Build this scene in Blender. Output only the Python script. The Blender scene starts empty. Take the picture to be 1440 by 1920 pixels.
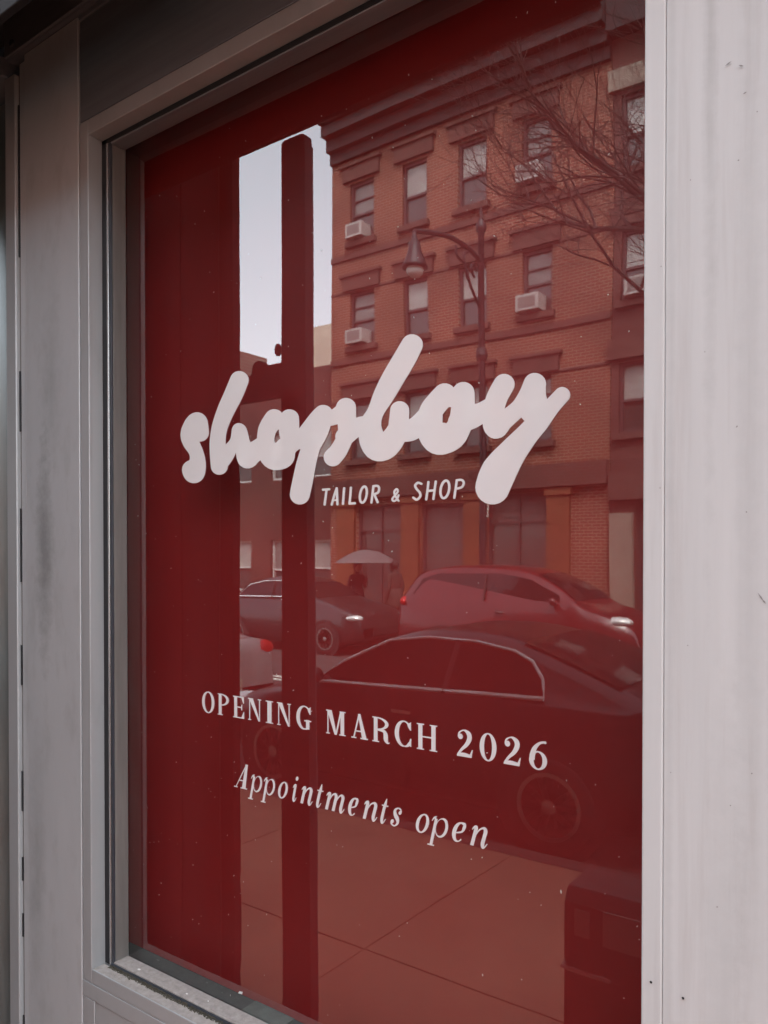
import bpy, bmesh, math, random
from mathutils import Vector, Matrix
from mathutils.geometry import delaunay_2d_cdt

S = bpy.context.scene
COL = S.collection
R = math.radians
random.seed(7)

# ------------------------------------------------------------------ camera, sky, sun, exposure
F, CX, CY = 1480.0, 720.0, 1065.0          # lens and principal point, in pixels of a 1440 x 1920 frame
TH, EPS, DIST, EYE = math.atan(1480 / 2010), 0.012, 1.35, 2.0
cam = bpy.data.objects.new('camera', bpy.data.cameras.new('camera'))
COL.objects.link(cam)
cam.location = (0, -DIST, EYE)
cam.rotation_euler = (math.pi / 2 - EPS, 0, TH)
cam.data.sensor_fit = 'VERTICAL'
cam.data.sensor_height = 24
cam.data.lens = F / 1920 * 24
cam.data.shift_y = (CY - 960) / 1920
cam.data.clip_start, cam.data.clip_end = 0.02, 600
cam.data.dof.use_dof = True; cam.data.dof.focus_distance = 1.75; cam.data.dof.aperture_fstop = 11.0
S.camera = cam

SUN_EL, SUN_AZ = R(52), R(-145)            # azimuth from -Y (straight out of the shop), negative towards +X: the sun stands behind the shop's building
w = bpy.data.worlds.new('World'); S.world = w; w.use_nodes = True
nt = w.node_tree; nt.nodes.clear()
sky = nt.nodes.new('ShaderNodeTexSky'); sky.sky_type = 'NISHITA'; sky.sun_disc = False
sky.sun_elevation = SUN_EL; sky.sun_rotation = math.pi + SUN_AZ
sky.dust_density = 3.0; sky.air_density = 1.2
hs = nt.nodes.new('ShaderNodeHueSaturation'); hs.inputs['Saturation'].default_value = 0.22
tint = nt.nodes.new('ShaderNodeMix'); tint.data_type = 'RGBA'; tint.blend_type = 'MULTIPLY'
tint.inputs['Factor'].default_value = 1; tint.inputs['B'].default_value = (0.94, 0.97, 0.99, 1)
bg = nt.nodes.new('ShaderNodeBackground'); bg.inputs['Strength'].default_value = 0.15
wo = nt.nodes.new('ShaderNodeOutputWorld')
nt.links.new(sky.outputs[0], hs.inputs['Color']); nt.links.new(hs.outputs[0], tint.inputs['A'])
nt.links.new(tint.outputs['Result'], bg.inputs['Color']); nt.links.new(bg.outputs[0], wo.inputs['Surface'])
sl = bpy.data.lights.new('sun', 'SUN'); sl.energy = 0.7; sl.angle = R(16); sl.color = (1, 0.95, 0.9)
sun = bpy.data.objects.new('sun', sl); COL.objects.link(sun)
sdir = Vector((-math.sin(SUN_AZ) * math.cos(SUN_EL), -math.cos(SUN_AZ) * math.cos(SUN_EL), math.sin(SUN_EL)))
sun.rotation_euler = sdir.to_track_quat('Z', 'Y').to_euler()
S.view_settings.view_transform = 'Standard'; S.view_settings.look = 'None'
S.view_settings.exposure = 3.3; S.view_settings.gamma = 1; S.view_settings.use_curve_mapping = False
S.cycles.max_bounces = 8; S.cycles.transparent_max_bounces = 12
S.cycles.use_denoising = True
S.cycles.caustics_reflective = False; S.cycles.caustics_refractive = False

# ------------------------------------------------------------------ helpers
_ct, _st, _ce, _se = math.cos(TH), math.sin(TH), math.cos(EPS), math.sin(EPS)
def on_glass(px, py, Y=0.0):
    """A traced point of the lettering -> its place (X, Z) on the plane of the window."""
    u, v = (px - CX) / F, (CY - py) / F
    d = (-_st * _ce + u * _ct - v * _st * _se, _ct * _ce + u * _st + v * _ct * _se, -_se + v * _ce)
    t = (Y + DIST) / d[1]
    return t * d[0], EYE + t * d[2]

def tag(o, label=None, cat=None, group=None, kind=None):
    if label: o['label'] = label
    if cat: o['category'] = cat
    if group: o['group'] = group
    if kind: o['kind'] = kind
    return o
def empty(name, loc=(0, 0, 0), rz=0, label=None, cat=None, group=None):
    o = bpy.data.objects.new(name, None); COL.objects.link(o)
    o.empty_display_size = 0.1; o.location = loc; o.rotation_euler = (0, 0, rz)
    return tag(o, label, cat, group)
def copy_tree(o, parent=None):
    c = o.copy(); COL.objects.link(c)
    if parent is not None: c.parent = parent
    for ch in list(o.children): copy_tree(ch, c)
    return c

class MB:
    """Collects shapes and links them as ONE mesh object."""
    def __init__(s): s.v, s.f, s.m = [], [], []
    def add(s, vs, fs, mi=0):
        n = len(s.v); s.v += [tuple(p) for p in vs]; s.f += [tuple(i + n for i in f) for f in fs]; s.m += [mi] * len(fs)
        return s
    def box(s, x0, x1, y0, y1, z0, z1, mi=0, rot=None):
        vs = [(x, y, z) for z in (z0, z1) for y in (y0, y1) for x in (x0, x1)]
        if rot is not None:
            c = Vector(((x0 + x1) / 2, (y0 + y1) / 2, (z0 + z1) / 2)); vs = [tuple(rot @ (Vector(p) - c) + c) for p in vs]
        return s.add(vs, [(0, 2, 3, 1), (4, 5, 7, 6), (0, 1, 5, 4), (2, 6, 7, 3), (0, 4, 6, 2), (1, 3, 7, 5)], mi)
    def tube(s, pts, r, n=8, closed=False, mi=0):
        pts = [Vector(p) for p in pts]; N = len(pts)
        rr = r if isinstance(r, (list, tuple)) else [r] * N
        vs, fs, prev = [], [], None
        for i, p in enumerate(pts):
            a = pts[i - 1] if (i > 0 or closed) else p
            b = pts[(i + 1) % N] if (i < N - 1 or closed) else p
            t = (b - a).normalized() if (b - a).length > 1e-9 else Vector((0, 0, 1))
            if prev is None:
                ref = Vector((0, 0, 1)) if abs(t.z) < 0.9 else Vector((1, 0, 0)); u = t.cross(ref).normalized()
            else:
                u = (prev - t * prev.dot(t)); u = u.normalized() if u.length > 1e-9 else t.orthogonal().normalized()
            prev = u; q = t.cross(u)
            for k in range(n):
                an = 2 * math.pi * k / n; vs.append(p + rr[i] * (math.cos(an) * u + math.sin(an) * q))
        for i in range(N if closed else N - 1):
            j = (i + 1) % N
            for k in range(n): fs.append((i * n + k, i * n + (k + 1) % n, j * n + (k + 1) % n, j * n + k))
        if not closed: fs += [tuple(reversed(range(n))), tuple((N - 1) * n + k for k in range(n))]
        return s.add(vs, fs, mi)
    def lathe(s, prof, c=(0, 0, 0), axis='Z', n=20, mi=0):
        vs, fs = [], []
        for r, h in prof:
            for k in range(n):
                a = 2 * math.pi * k / n; x, y = r * math.cos(a), r * math.sin(a)
                p = (x, y, h) if axis == 'Z' else ((x, h, y) if axis == 'Y' else (h, x, y))
                vs.append((p[0] + c[0], p[1] + c[1], p[2] + c[2]))
        for i in range(len(prof) - 1):
            for k in range(n): fs.append((i * n + k, i * n + (k + 1) % n, (i + 1) * n + (k + 1) % n, (i + 1) * n + k))
        fs += [tuple(range(n)), tuple((len(prof) - 1) * n + k for k in range(n))]
        return s.add(vs, fs, mi)
    def ell(s, c, r, n=10, m=6, mi=0):
        prof = [(max(1e-4, math.sin(math.pi * i / m)), -math.cos(math.pi * i / m)) for i in range(m + 1)]
        t = MB().lathe(prof, n=n); return s.add([(c[0] + x * r[0], c[1] + y * r[1], c[2] + z * r[2]) for x, y, z in t.v], t.f, mi)
    def prism(s, poly, y0, y1, mi=0):
        n = len(poly); vs = [(x, y0, z) for x, z in poly] + [(x, y1, z) for x, z in poly]
        fs = [tuple(range(n)), tuple(reversed(range(n, 2 * n)))] + [(i, (i + 1) % n + 0, (i + 1) % n + n, i + n) for i in range(n)]
        return s.add(vs, [f if k < 2 else tuple(reversed(f)) for k, f in enumerate(fs)], mi)
    def build(s, name, mats, parent=None, bevel=0, smooth=False, label=None, kind=None):
        me = bpy.data.meshes.new(name); me.from_pydata(s.v, [], s.f)
        mats = mats if isinstance(mats, (list, tuple)) else [mats]
        for m in mats: me.materials.append(m)
        if len(mats) > 1: me.polygons.foreach_set('material_index', s.m)
        bm = bmesh.new(); bm.from_mesh(me); bmesh.ops.recalc_face_normals(bm, faces=bm.faces); bm.to_mesh(me); bm.free()
        if smooth: me.polygons.foreach_set('use_smooth', [True] * len(me.polygons))
        me.update()
        o = bpy.data.objects.new(name, me); COL.objects.link(o)
        if parent is not None: o.parent = parent
        if bevel:
            b = o.modifiers.new('bevel', 'BEVEL'); b.width = bevel; b.segments = 2; b.limit_method = 'ANGLE'; b.angle_limit = R(40)
        return tag(o, label, None, None, kind)

# ------------------------------------------------------------------ materials
def mat(name, col, rough=0.6, metal=0.0, var=0.0, scale=(8, 8, 8), bump=0.0, bscale=40, coat=0.0, spec=0.5, emit=None, var2=0.0, scale2=(2, 2, 2), dark=(0.05, 0.05, 0.05)):
    m = bpy.data.materials.new(name); m.use_nodes = True; t = m.node_tree; b = t.nodes['Principled BSDF']
    c = (*col, 1); b.inputs['Base Color'].default_value = c; b.inputs['Roughness'].default_value = rough
    b.inputs['Metallic'].default_value = metal; b.inputs['Specular IOR Level'].default_value = spec
    b.inputs['Coat Weight'].default_value = coat; b.inputs['Coat Roughness'].default_value = 0.03
    if emit: b.inputs['Emission Color'].default_value = (*emit[0], 1); b.inputs['Emission Strength'].default_value = emit[1]
    tc = t.nodes.new('ShaderNodeTexCoord'); src = None
    def noise(sc, det=6, rg=0.6):
        mp = t.nodes.new('ShaderNodeMapping'); mp.inputs['Scale'].default_value = sc
        n = t.nodes.new('ShaderNodeTexNoise'); n.inputs['Scale'].default_value = 1; n.inputs['Detail'].default_value = det; n.inputs['Roughness'].default_value = rg
        t.links.new(tc.outputs['Object'], mp.inputs[0]); t.links.new(mp.outputs[0], n.inputs['Vector']); return n.outputs['Fac']
    last = None
    if var:
        r = t.nodes.new('ShaderNodeMapRange'); r.inputs['From Min'].default_value = 0.3; r.inputs['From Max'].default_value = 0.7
        r.inputs['To Min'].default_value = 1 - var; r.inputs['To Max'].default_value = 1 + var
        t.links.new(noise(scale), r.inputs['Value'])
        mx = t.nodes.new('ShaderNodeMix'); mx.data_type = 'RGBA'; mx.blend_type = 'MULTIPLY'; mx.inputs['Factor'].default_value = 1; mx.inputs['A'].default_value = c
        t.links.new(r.outputs[0], mx.inputs['B']); last = mx.outputs['Result']
    if var2:
        r = t.nodes.new('ShaderNodeMapRange'); r.inputs['From Min'].default_value = 0.52; r.inputs['From Max'].default_value = 0.75; r.inputs['To Max'].default_value = var2
        t.links.new(noise(scale2, 8, 0.65), r.inputs['Value'])
        mx = t.nodes.new('ShaderNodeMix'); mx.data_type = 'RGBA'
        if last: t.links.new(last, mx.inputs['A'])
        else: mx.inputs['A'].default_value = c
        mx.inputs['B'].default_value = (*dark, 1); t.links.new(r.outputs[0], mx.inputs['Factor']); last = mx.outputs['Result']
    if last: t.links.new(last, b.inputs['Base Color'])
    if bump:
        bn = t.nodes.new('ShaderNodeBump'); bn.inputs['Strength'].default_value = bump; bn.inputs['Distance'].default_value = 0.002
        t.links.new(noise((bscale,) * 3 if not isinstance(bscale, tuple) else bscale), bn.inputs['Height']); t.links.new(bn.outputs[0], b.inputs['Normal'])
    return m

def brick_mat(name, c1, c2, mortar):
    m = mat(name, c1, 0.85); t = m.node_tree; b = t.nodes['Principled BSDF']
    tc = t.nodes.new('ShaderNodeTexCoord'); sx = t.nodes.new('ShaderNodeSeparateXYZ'); cx = t.nodes.new('ShaderNodeCombineXYZ')
    t.links.new(tc.outputs['Object'], sx.inputs[0]); t.links.new(sx.outputs['X'], cx.inputs['X']); t.links.new(sx.outputs['Z'], cx.inputs['Y'])
    br = t.nodes.new('ShaderNodeTexBrick'); br.inputs['Scale'].default_value = 1; br.inputs['Brick Width'].default_value = 0.21; br.inputs['Row Height'].default_value = 0.075
    br.inputs['Mortar Size'].default_value = 0.012; br.inputs['Color1'].default_value = (*c1, 1); br.inputs['Color2'].default_value = (*c2, 1); br.inputs['Mortar'].default_value = (*mortar, 1)
    t.links.new(cx.outputs[0], br.inputs['Vector'])
    n = t.nodes.new('ShaderNodeTexNoise'); n.inputs['Scale'].default_value = 0.6; n.inputs['Detail'].default_value = 8
    t.links.new(tc.outputs['Object'], n.inputs['Vector'])
    r = t.nodes.new('ShaderNodeMapRange'); r.inputs['From Min'].default_value = 0.3; r.inputs['From Max'].default_value = 0.7; r.inputs['To Min'].default_value = 0.65; r.inputs['To Max'].default_value = 1.25
    t.links.new(n.outputs['Fac'], r.inputs['Value'])
    mx = t.nodes.new('ShaderNodeMix'); mx.data_type = 'RGBA'; mx.blend_type = 'MULTIPLY'; mx.inputs['Factor'].default_value = 1
    t.links.new(br.outputs['Color'], mx.inputs['A']); t.links.new(r.outputs[0], mx.inputs['B']); t.links.new(mx.outputs['Result'], b.inputs['Base Color'])
    bp = t.nodes.new('ShaderNodeBump'); bp.inputs['Strength'].default_value = 0.6; bp.inputs['Distance'].default_value = 0.008; bp.invert = True
    t.links.new(br.outputs['Fac'], bp.inputs['Height']); t.links.new(bp.outputs[0], b.inputs['Normal'])
    return m

def glass_mat():
    m = bpy.data.materials.new('window_glass'); m.use_nodes = True; t = m.node_tree; t.nodes.clear()
    out = t.nodes.new('ShaderNodeOutputMaterial'); mix = t.nodes.new('ShaderNodeMixShader')
    tr = t.nodes.new('ShaderNodeBsdfTransparent'); tr.inputs['Color'].default_value = (0.90, 0.92, 0.91, 1)
    gl = t.nodes.new('ShaderNodeBsdfGlossy'); gl.inputs['Roughness'].default_value = 0.0; gl.inputs['Color'].default_value = (1, 1, 1, 1)
    fr = t.nodes.new('ShaderNodeFresnel'); ge = t.nodes.new('ShaderNodeNewGeometry'); io = t.nodes.new('ShaderNodeMapRange')   # same reflectance from either side of the thin pane
    io.inputs['To Min'].default_value = 1.52; io.inputs['To Max'].default_value = 1 / 1.52
    t.links.new(ge.outputs['Backfacing'], io.inputs['Value']); t.links.new(io.outputs[0], fr.inputs['IOR'])
    mu = t.nodes.new('ShaderNodeMath'); mu.operation = 'MULTIPLY'; mu.inputs[1].default_value = GLASS_GAIN; mu.use_clamp = True   # front and rear face of the pane together
    tc = t.nodes.new('ShaderNodeTexCoord'); n = t.nodes.new('ShaderNodeTexNoise'); n.inputs['Scale'].default_value = 1.4; n.inputs['Detail'].default_value = 1
    bp = t.nodes.new('ShaderNodeBump'); bp.inputs['Strength'].default_value = 0.35; bp.inputs['Distance'].default_value = 0.004
    t.links.new(tc.outputs['Object'], n.inputs['Vector']); t.links.new(n.outputs['Fac'], bp.inputs['Height']); t.links.new(bp.outputs[0], gl.inputs['Normal'])
    mn = t.nodes.new('ShaderNodeMath'); mn.operation = 'MINIMUM'; mn.inputs[1].default_value = 0.115       # coated pane: nearly even reflectance
    t.links.new(fr.outputs[0], mu.inputs[0]); t.links.new(mu.outputs[0], mn.inputs[0]); t.links.new(mn.outputs[0], mix.inputs[0])
    t.links.new(tr.outputs[0], mix.inputs[1]); t.links.new(gl.outputs[0], mix.inputs[2])
    du = t.nodes.new('ShaderNodeBsdfDiffuse'); du.inputs['Color'].default_value = (0.6, 0.56, 0.55, 1)                # thin film of street dust, wiped unevenly, plus painted haze lifting the blacks
    mp = t.nodes.new('ShaderNodeMapping'); mp.inputs['Scale'].default_value = (3.5, 3.5, 1.3); mp.inputs['Rotation'].default_value = (0, 0.35, 0)
    dn = t.nodes.new('ShaderNodeTexNoise'); dn.inputs['Scale'].default_value = 1.6; dn.inputs['Detail'].default_value = 9; dn.inputs['Roughness'].default_value = 0.62
    dr = t.nodes.new('ShaderNodeMapRange'); dr.inputs['From Min'].default_value = 0.3; dr.inputs['From Max'].default_value = 0.75; dr.inputs['To Min'].default_value = 0.0; dr.inputs['To Max'].default_value = 0.010
    t.links.new(tc.outputs['Object'], mp.inputs[0]); t.links.new(mp.outputs[0], dn.inputs['Vector']); t.links.new(dn.outputs['Fac'], dr.inputs['Value'])
    m2 = t.nodes.new('ShaderNodeMixShader'); t.links.new(dr.outputs[0], m2.inputs[0]); t.links.new(mix.outputs[0], m2.inputs[1]); t.links.new(du.outputs[0], m2.inputs[2])
    t.links.new(m2.outputs[0], out.inputs['Surface'])
    return m
GLASS_GAIN = 2.4
def clear_mat():
    m = bpy.data.materials.new('glass_rear_face'); m.use_nodes = True; t = m.node_tree; t.nodes.clear()
    out = t.nodes.new('ShaderNodeOutputMaterial'); tr = t.nodes.new('ShaderNodeBsdfTransparent'); tr.inputs['Color'].default_value = (0.97, 0.98, 0.975, 1)
    t.links.new(tr.outputs[0], out.inputs['Surface']); return m

M = {}
M['alu'] = mat('brushed_aluminium', (0.49, 0.51, 0.52), 0.45, 0.3, 0.05, (7, 7, 2.2), 0.03, (400, 400, 6), var2=0.35, scale2=(18, 18, 7), dark=(0.30, 0.305, 0.29))
M['alu_clean'] = mat('anodised_aluminium', (0.385, 0.40, 0.405), 0.42, 0.3, 0.04, (9, 9, 2), 0.03, (400, 400, 6), var2=0.2, scale2=(14, 14, 4), dark=(0.2, 0.2, 0.19))
M['bead'] = mat('dull_glazing_bead', (0.18, 0.172, 0.16), 0.6, 0.3, 0.12, (50, 50, 4), var2=0.4, scale2=(30, 30, 6), dark=(0.13, 0.13, 0.11))
M['sill'] = mat('dusty_sill', (0.35, 0.32, 0.295), 0.8, 0.15, 0.18, (60, 60, 60), 0.5, 220, var2=0.5, scale2=(45, 60, 60), dark=(0.2, 0.17, 0.14))
M['black'] = mat('black_rubber', (0.008, 0.009, 0.011), 0.5)
M['gasket'] = mat('grey_gasket', (0.03, 0.035, 0.045), 0.35)
M['bright'] = mat('polished_trim', (0.85, 0.84, 0.83), 0.4, 0.2)
M['chrome'] = mat('worn_chrome', (0.5, 0.5, 0.5), 0.25, 0.9, 0.15, (80, 80, 4))
M['white_paint'] = mat('white_painted_metal', (0.515, 0.525, 0.52), 0.42, 0, 0.05, (26, 26, 0.9), 0.12, (120, 120, 30), var2=0.38, scale2=(34, 34, 1.7), dark=(0.36, 0.335, 0.32))
M['red'] = mat('red_panel', (0.24, 0.012, 0.013), 0.5, 0, 0.06, (3, 3, 3), spec=0.3)
M['vinyl'] = mat('white_vinyl', (0.72, 0.725, 0.72), 0.35, 0, 0.02, (10, 10, 10), coat=0.6)
M['interior'] = mat('dark_interior', (0.03, 0.034, 0.034), 0.8)
M['ledge'] = mat('interior_ledge', (0.036, 0.045, 0.044), 0.6, 0, 0.2, (20, 20, 20))
M['ledge_pale'] = mat('pale_ledge_strip', (0.10, 0.115, 0.105), 0.7, 0, 0.2, (30, 30, 30))
M['dirt'] = mat('gutter_dirt', (0.07, 0.062, 0.045), 0.95, 0, 0.5, (300, 300, 300))
M['crumb'] = mat('pale_grit', (0.4, 0.36, 0.3), 0.95, 0, 0.3, (200, 200, 200))
M['paper'] = mat('white_paper', (0.75, 0.73, 0.7), 0.8)
M['dust'] = mat('glass_speck', (0.6, 0.55, 0.53), 0.9)
M['hole'] = mat('screw_hole', (0.01, 0.008, 0.008), 0.9)
M['scuff'] = mat('grey_scuff', (0.24, 0.225, 0.22), 0.8)
M['teal'] = mat('door_panel_grey', (0.10, 0.13, 0.13), 0.3, 0.2, 0.2, (20, 20, 4))
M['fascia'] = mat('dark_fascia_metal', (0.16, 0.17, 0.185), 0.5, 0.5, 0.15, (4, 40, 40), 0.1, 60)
M['header'] = mat('header_aluminium', (0.25, 0.27, 0.29), 0.38, 0.5, 0.10, (2, 60, 60), 0.08, (6, 400, 400), var2=0.25, scale2=(4, 9, 9), dark=(0.12, 0.12, 0.12))  # darker version of the frame metal, awning shade put into its colour
M['soffit'] = mat('dark_soffit', (0.035, 0.035, 0.04), 0.8, 0, 0.3, (3, 3, 3))
M['canopy'] = mat('dark_canopy_metal', (0.012, 0.012, 0.013), 0.9, 0, 0.3, (5, 5, 5))
def stained(name, base, spots):
    """The same metal with sooty smudges of their own shape, given as (x, z, half width, half height, depth)."""
    m = base.copy(); m.name = name; t = m.node_tree; b = t.nodes['Principled BSDF']
    tc = t.nodes.new('ShaderNodeTexCoord'); last = b.inputs['Base Color'].links[0].from_socket
    n = t.nodes.new('ShaderNodeTexNoise'); n.inputs['Scale'].default_value = 26; n.inputs['Detail'].default_value = 10; n.inputs['Roughness'].default_value = 0.7
    t.links.new(tc.outputs['Object'], n.inputs['Vector'])
    for x, z, hx, hz, dp in spots:
        mp = t.nodes.new('ShaderNodeMapping'); mp.vector_type = 'POINT'; mp.inputs['Location'].default_value = (-x / hx, 0, -z / hz); mp.inputs['Scale'].default_value = (1 / hx, 0, 1 / hz)
        ln = t.nodes.new('ShaderNodeVectorMath'); ln.operation = 'LENGTH'; t.links.new(tc.outputs['Object'], mp.inputs[0]); t.links.new(mp.outputs[0], ln.inputs[0])
        ad = t.nodes.new('ShaderNodeMath'); ad.operation = 'MULTIPLY_ADD'; ad.inputs[1].default_value = 1.6; t.links.new(n.outputs['Fac'], ad.inputs[0]); t.links.new(ln.outputs['Value'], ad.inputs[2])
        r = t.nodes.new('ShaderNodeMapRange'); r.inputs['From Min'].default_value = 0.9; r.inputs['From Max'].default_value = 1.9; r.inputs['To Min'].default_value = dp; r.inputs['To Max'].default_value = 0
        t.links.new(ad.outputs[0], r.inputs['Value'])
        mx = t.nodes.new('ShaderNodeMix'); mx.data_type = 'RGBA'; mx.inputs['B'].default_value = (0.13, 0.135, 0.13, 1)
        t.links.new(r.outputs[0], mx.inputs['Factor']); t.links.new(last, mx.inputs['A']); last = mx.outputs['Result']
    t.links.new(last, b.inputs['Base Color']); return m
M['alu_stained'] = stained('brushed_aluminium_with_soot', M['alu'], ((-2.15, 2.02, 0.05, 0.34, 0.55), (-2.11, 2.55, 0.06, 0.30, 0.22), (-2.20, 1.1, 0.05, 0.4, 0.2)))
M['white_worn'] = stained('white_painted_metal_worn', M['white_paint'], ((-0.30, 2.9, 0.012, 0.9, 0.22), (-0.245, 2.3, 0.02, 1.2, 0.14), (-0.275, 1.35, 0.03, 0.5, 0.14), (-0.355, 2.0, 0.008, 2.0, 0.15)))
M['side'] = mat('weathered_dark_boards', (0.014, 0.011, 0.011), 0.9, 0, 0.3, (20, 20, 2), spec=0.08)
M['side_edge'] = mat('worn_board_edge', (0.11, 0.095, 0.095), 0.85, 0, 0.3, (30, 30, 5))  # paler tone than the boards, for corner strip and post cover
M['concrete'] = mat('sidewalk_concrete', (0.30, 0.14, 0.088), 0.9, 0, 0.16, (1.5, 1.5, 1.5), 0.5, 90, var2=0.4, scale2=(5, 5, 5), dark=(0.13, 0.075, 0.055))
M['kerbstone'] = mat('granite_kerb', (0.06, 0.04, 0.034), 0.85, 0, 0.15, (20, 20, 20))
M['asphalt'] = mat('asphalt', (0.05, 0.045, 0.042), 0.85, 0, 0.25, (3, 3, 3), 0.5, 70)
M['line'] = mat('road_paint', (0.7, 0.68, 0.6), 0.8, 0, 0.2, (30, 30, 30))
M['brick'] = brick_mat('orange_red_brick', (0.185, 0.040, 0.017), (0.12, 0.024, 0.010), (0.27, 0.15, 0.11))
M['brick2'] = brick_mat('dull_red_brick', (0.10, 0.025, 0.019), (0.08, 0.021, 0.015), (0.08, 0.05, 0.04))
M['brick3'] = brick_mat('dark_brown_brick', (0.20, 0.085, 0.055), (0.17, 0.06, 0.045), (0.2, 0.15, 0.12))
M['stone'] = mat('brownstone_trim', (0.085, 0.036, 0.028), 0.9, 0, 0.25, (4, 4, 4))
M['cornice'] = mat('dark_cornice', (0.022, 0.017, 0.017), 0.8, 0, 0.2, (4, 4, 4))
M['pale_stone'] = mat('pale_stone', (0.22, 0.17, 0.135), 0.85, 0, 0.2, (4, 4, 4))
M['frame_dark'] = mat('dark_window_frame', (0.05, 0.03, 0.03), 0.6)
M['frame_white'] = mat('white_window_frame', (0.5, 0.47, 0.45), 0.6)
M['pane'] = mat('street_window_glass', (0.055, 0.048, 0.045), 0.08, 0, 0.3, (0.9, 0.9, 0.9), spec=0.7)
M['blind'] = mat('pale_blind_behind_glass', (0.30, 0.285, 0.265), 0.25, 0, 0.2, (2, 2, 2), spec=0.6)  # pale tone for the upper sash panes
M['blind_dim'] = mat('grey_blind_behind_glass', (0.16, 0.15, 0.14), 0.25, 0, 0.35, (1.2, 1.2, 3), spec=0.6)  # dimmer tone for some of the upper sash panes
M['ac'] = mat('off_white_ac_case', (0.38, 0.34, 0.32), 0.6, 0, 0.1, (9, 9, 9))
M['ac_grille'] = mat('grey_ac_grille', (0.16, 0.14, 0.13), 0.7)
M['beige'] = mat('beige_stucco', (0.46, 0.38, 0.30), 0.9, 0, 0.1, (0.5, 0.5, 0.5))
M['shop_pier'] = mat('orange_shop_pier', (0.155, 0.043, 0.015), 0.75, 0, 0.15, (2, 2, 2))
M['shutter'] = mat('shop_shutter_grey', (0.10, 0.075, 0.07), 0.6, 0.3, 0.15, (1, 1, 20))
M['lamp'] = mat('black_cast_iron', (0.02, 0.02, 0.022), 0.45, 0.4)
M['lamp_glass'] = mat('frosted_lamp_globe', (0.75, 0.68, 0.62), 0.2, spec=0.8)
M['bark'] = mat('grey_bark', (0.17, 0.145, 0.13), 0.9, 0, 0.3, (20, 20, 5))
M['car_black'] = mat('black_car_paint', (0.008, 0.007, 0.008), 0.3, 0.0, coat=0.1, spec=0.35)
M['car_red'] = mat('dark_red_car_paint', (0.10, 0.007, 0.008), 0.3, 0.0, coat=0.4)
M['car_grey'] = mat('charcoal_car_paint', (0.022, 0.021, 0.022), 0.3, 0.0, coat=0.4)
M['car_silver'] = mat('silver_car_paint', (0.50, 0.49, 0.48), 0.35, 0.5, coat=1)
M['car_glass'] = mat('tinted_car_glass', (0.010, 0.010, 0.011), 0.06, spec=0.35)
M['tyre'] = mat('tyre_rubber', (0.018, 0.018, 0.018), 0.85)
M['rim'] = mat('alloy_rim', (0.40, 0.39, 0.38), 0.3, 0.9)
M['tail'] = mat('red_tail_lens', (0.55, 0.012, 0.01), 0.15, emit=((1, 0.05, 0.03), 0.04))
M['headlamp'] = mat('clear_headlamp', (0.85, 0.83, 0.8), 0.1, 0.3, spec=0.8)
M['plate'] = mat('blank_plate', (0.7, 0.66, 0.5), 0.6)
M['coat_black'] = mat('dark_coat_cloth', (0.02, 0.02, 0.024), 0.9, 0, 0.3, (20, 20, 20))
M['coat_brown'] = mat('brown_coat_cloth', (0.06, 0.035, 0.028), 0.9, 0, 0.3, (20, 20, 20))
M['trouser'] = mat('dark_trousers', (0.018, 0.02, 0.03), 0.9)
M['skin'] = mat('skin', (0.45, 0.27, 0.20), 0.55)
M['hair'] = mat('dark_hair', (0.015, 0.011, 0.009), 0.7)
M['umbrella'] = mat('pale_umbrella_cloth', (0.13, 0.11, 0.11), 0.8, 0, 0.1, (6, 6, 6))
M['bin'] = mat('dark_green_box_paint', (0.03, 0.03, 0.03), 0.5, 0.2, 0.3, (8, 8, 8))
M['bin_face'] = mat('pale_box_panel', (0.24, 0.2, 0.18), 0.6, 0, 0.2, (10, 10, 10))
# ------------------------------------------------------------------ setting: ground, road, pavements
SW = 0.13                                  # pavement height above the road
KERB, FARKERB, FACADE = -3.27, -12.9, -16.5
MB().box(-300, 300, -300, 300, -0.6, -0.02).build('ground', M['asphalt'], kind='structure')
MB().box(-160, 160, FARKERB - 0.06, KERB + 0.0, -0.019, 0.0).build('road', M['asphalt'], kind='structure')
MB().box(-160, 160, -8.15, -8.03, 0.0005, 0.004).box(-160, 160, -8.40, -8.28, 0.0005, 0.004).build('road_marking', M['line'], kind='structure')
sidewalk = MB().box(-160, 160, KERB + 0.152, 0.4, -0.015, SW - 0.012).build('sidewalk', M['concrete'], kind='structure')
slab_me = None
for i in range(-8, 3):                     # scored paving slabs along the shop front
    for j in range(2):
        y0, y1 = ((KERB + 0.156, -1.62), (-1.612, 0.10))[j]
        MB().box(i * 1.5 + 0.7, i * 1.5 + 2.192, y0, y1, SW - 0.0115, SW + random.uniform(-0.001, 0.002)).build('slab', M['concrete'], sidewalk, bevel=0.004)
MB().box(-160, 160, KERB, KERB + 0.15, -0.015, SW + 0.001).build('kerb', M['kerbstone'], kind='structure', bevel=0.012)
MB().box(-160, 160, FARKERB - 0.15, FARKERB, -0.015, SW + 0.001).build('far_kerb', M['kerbstone'], kind='structure', bevel=0.012)
MB().box(-160, 160, FACADE - 3, FARKERB - 0.153, -0.015, SW).build('far_sidewalk', M['concrete'], kind='structure')

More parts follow.
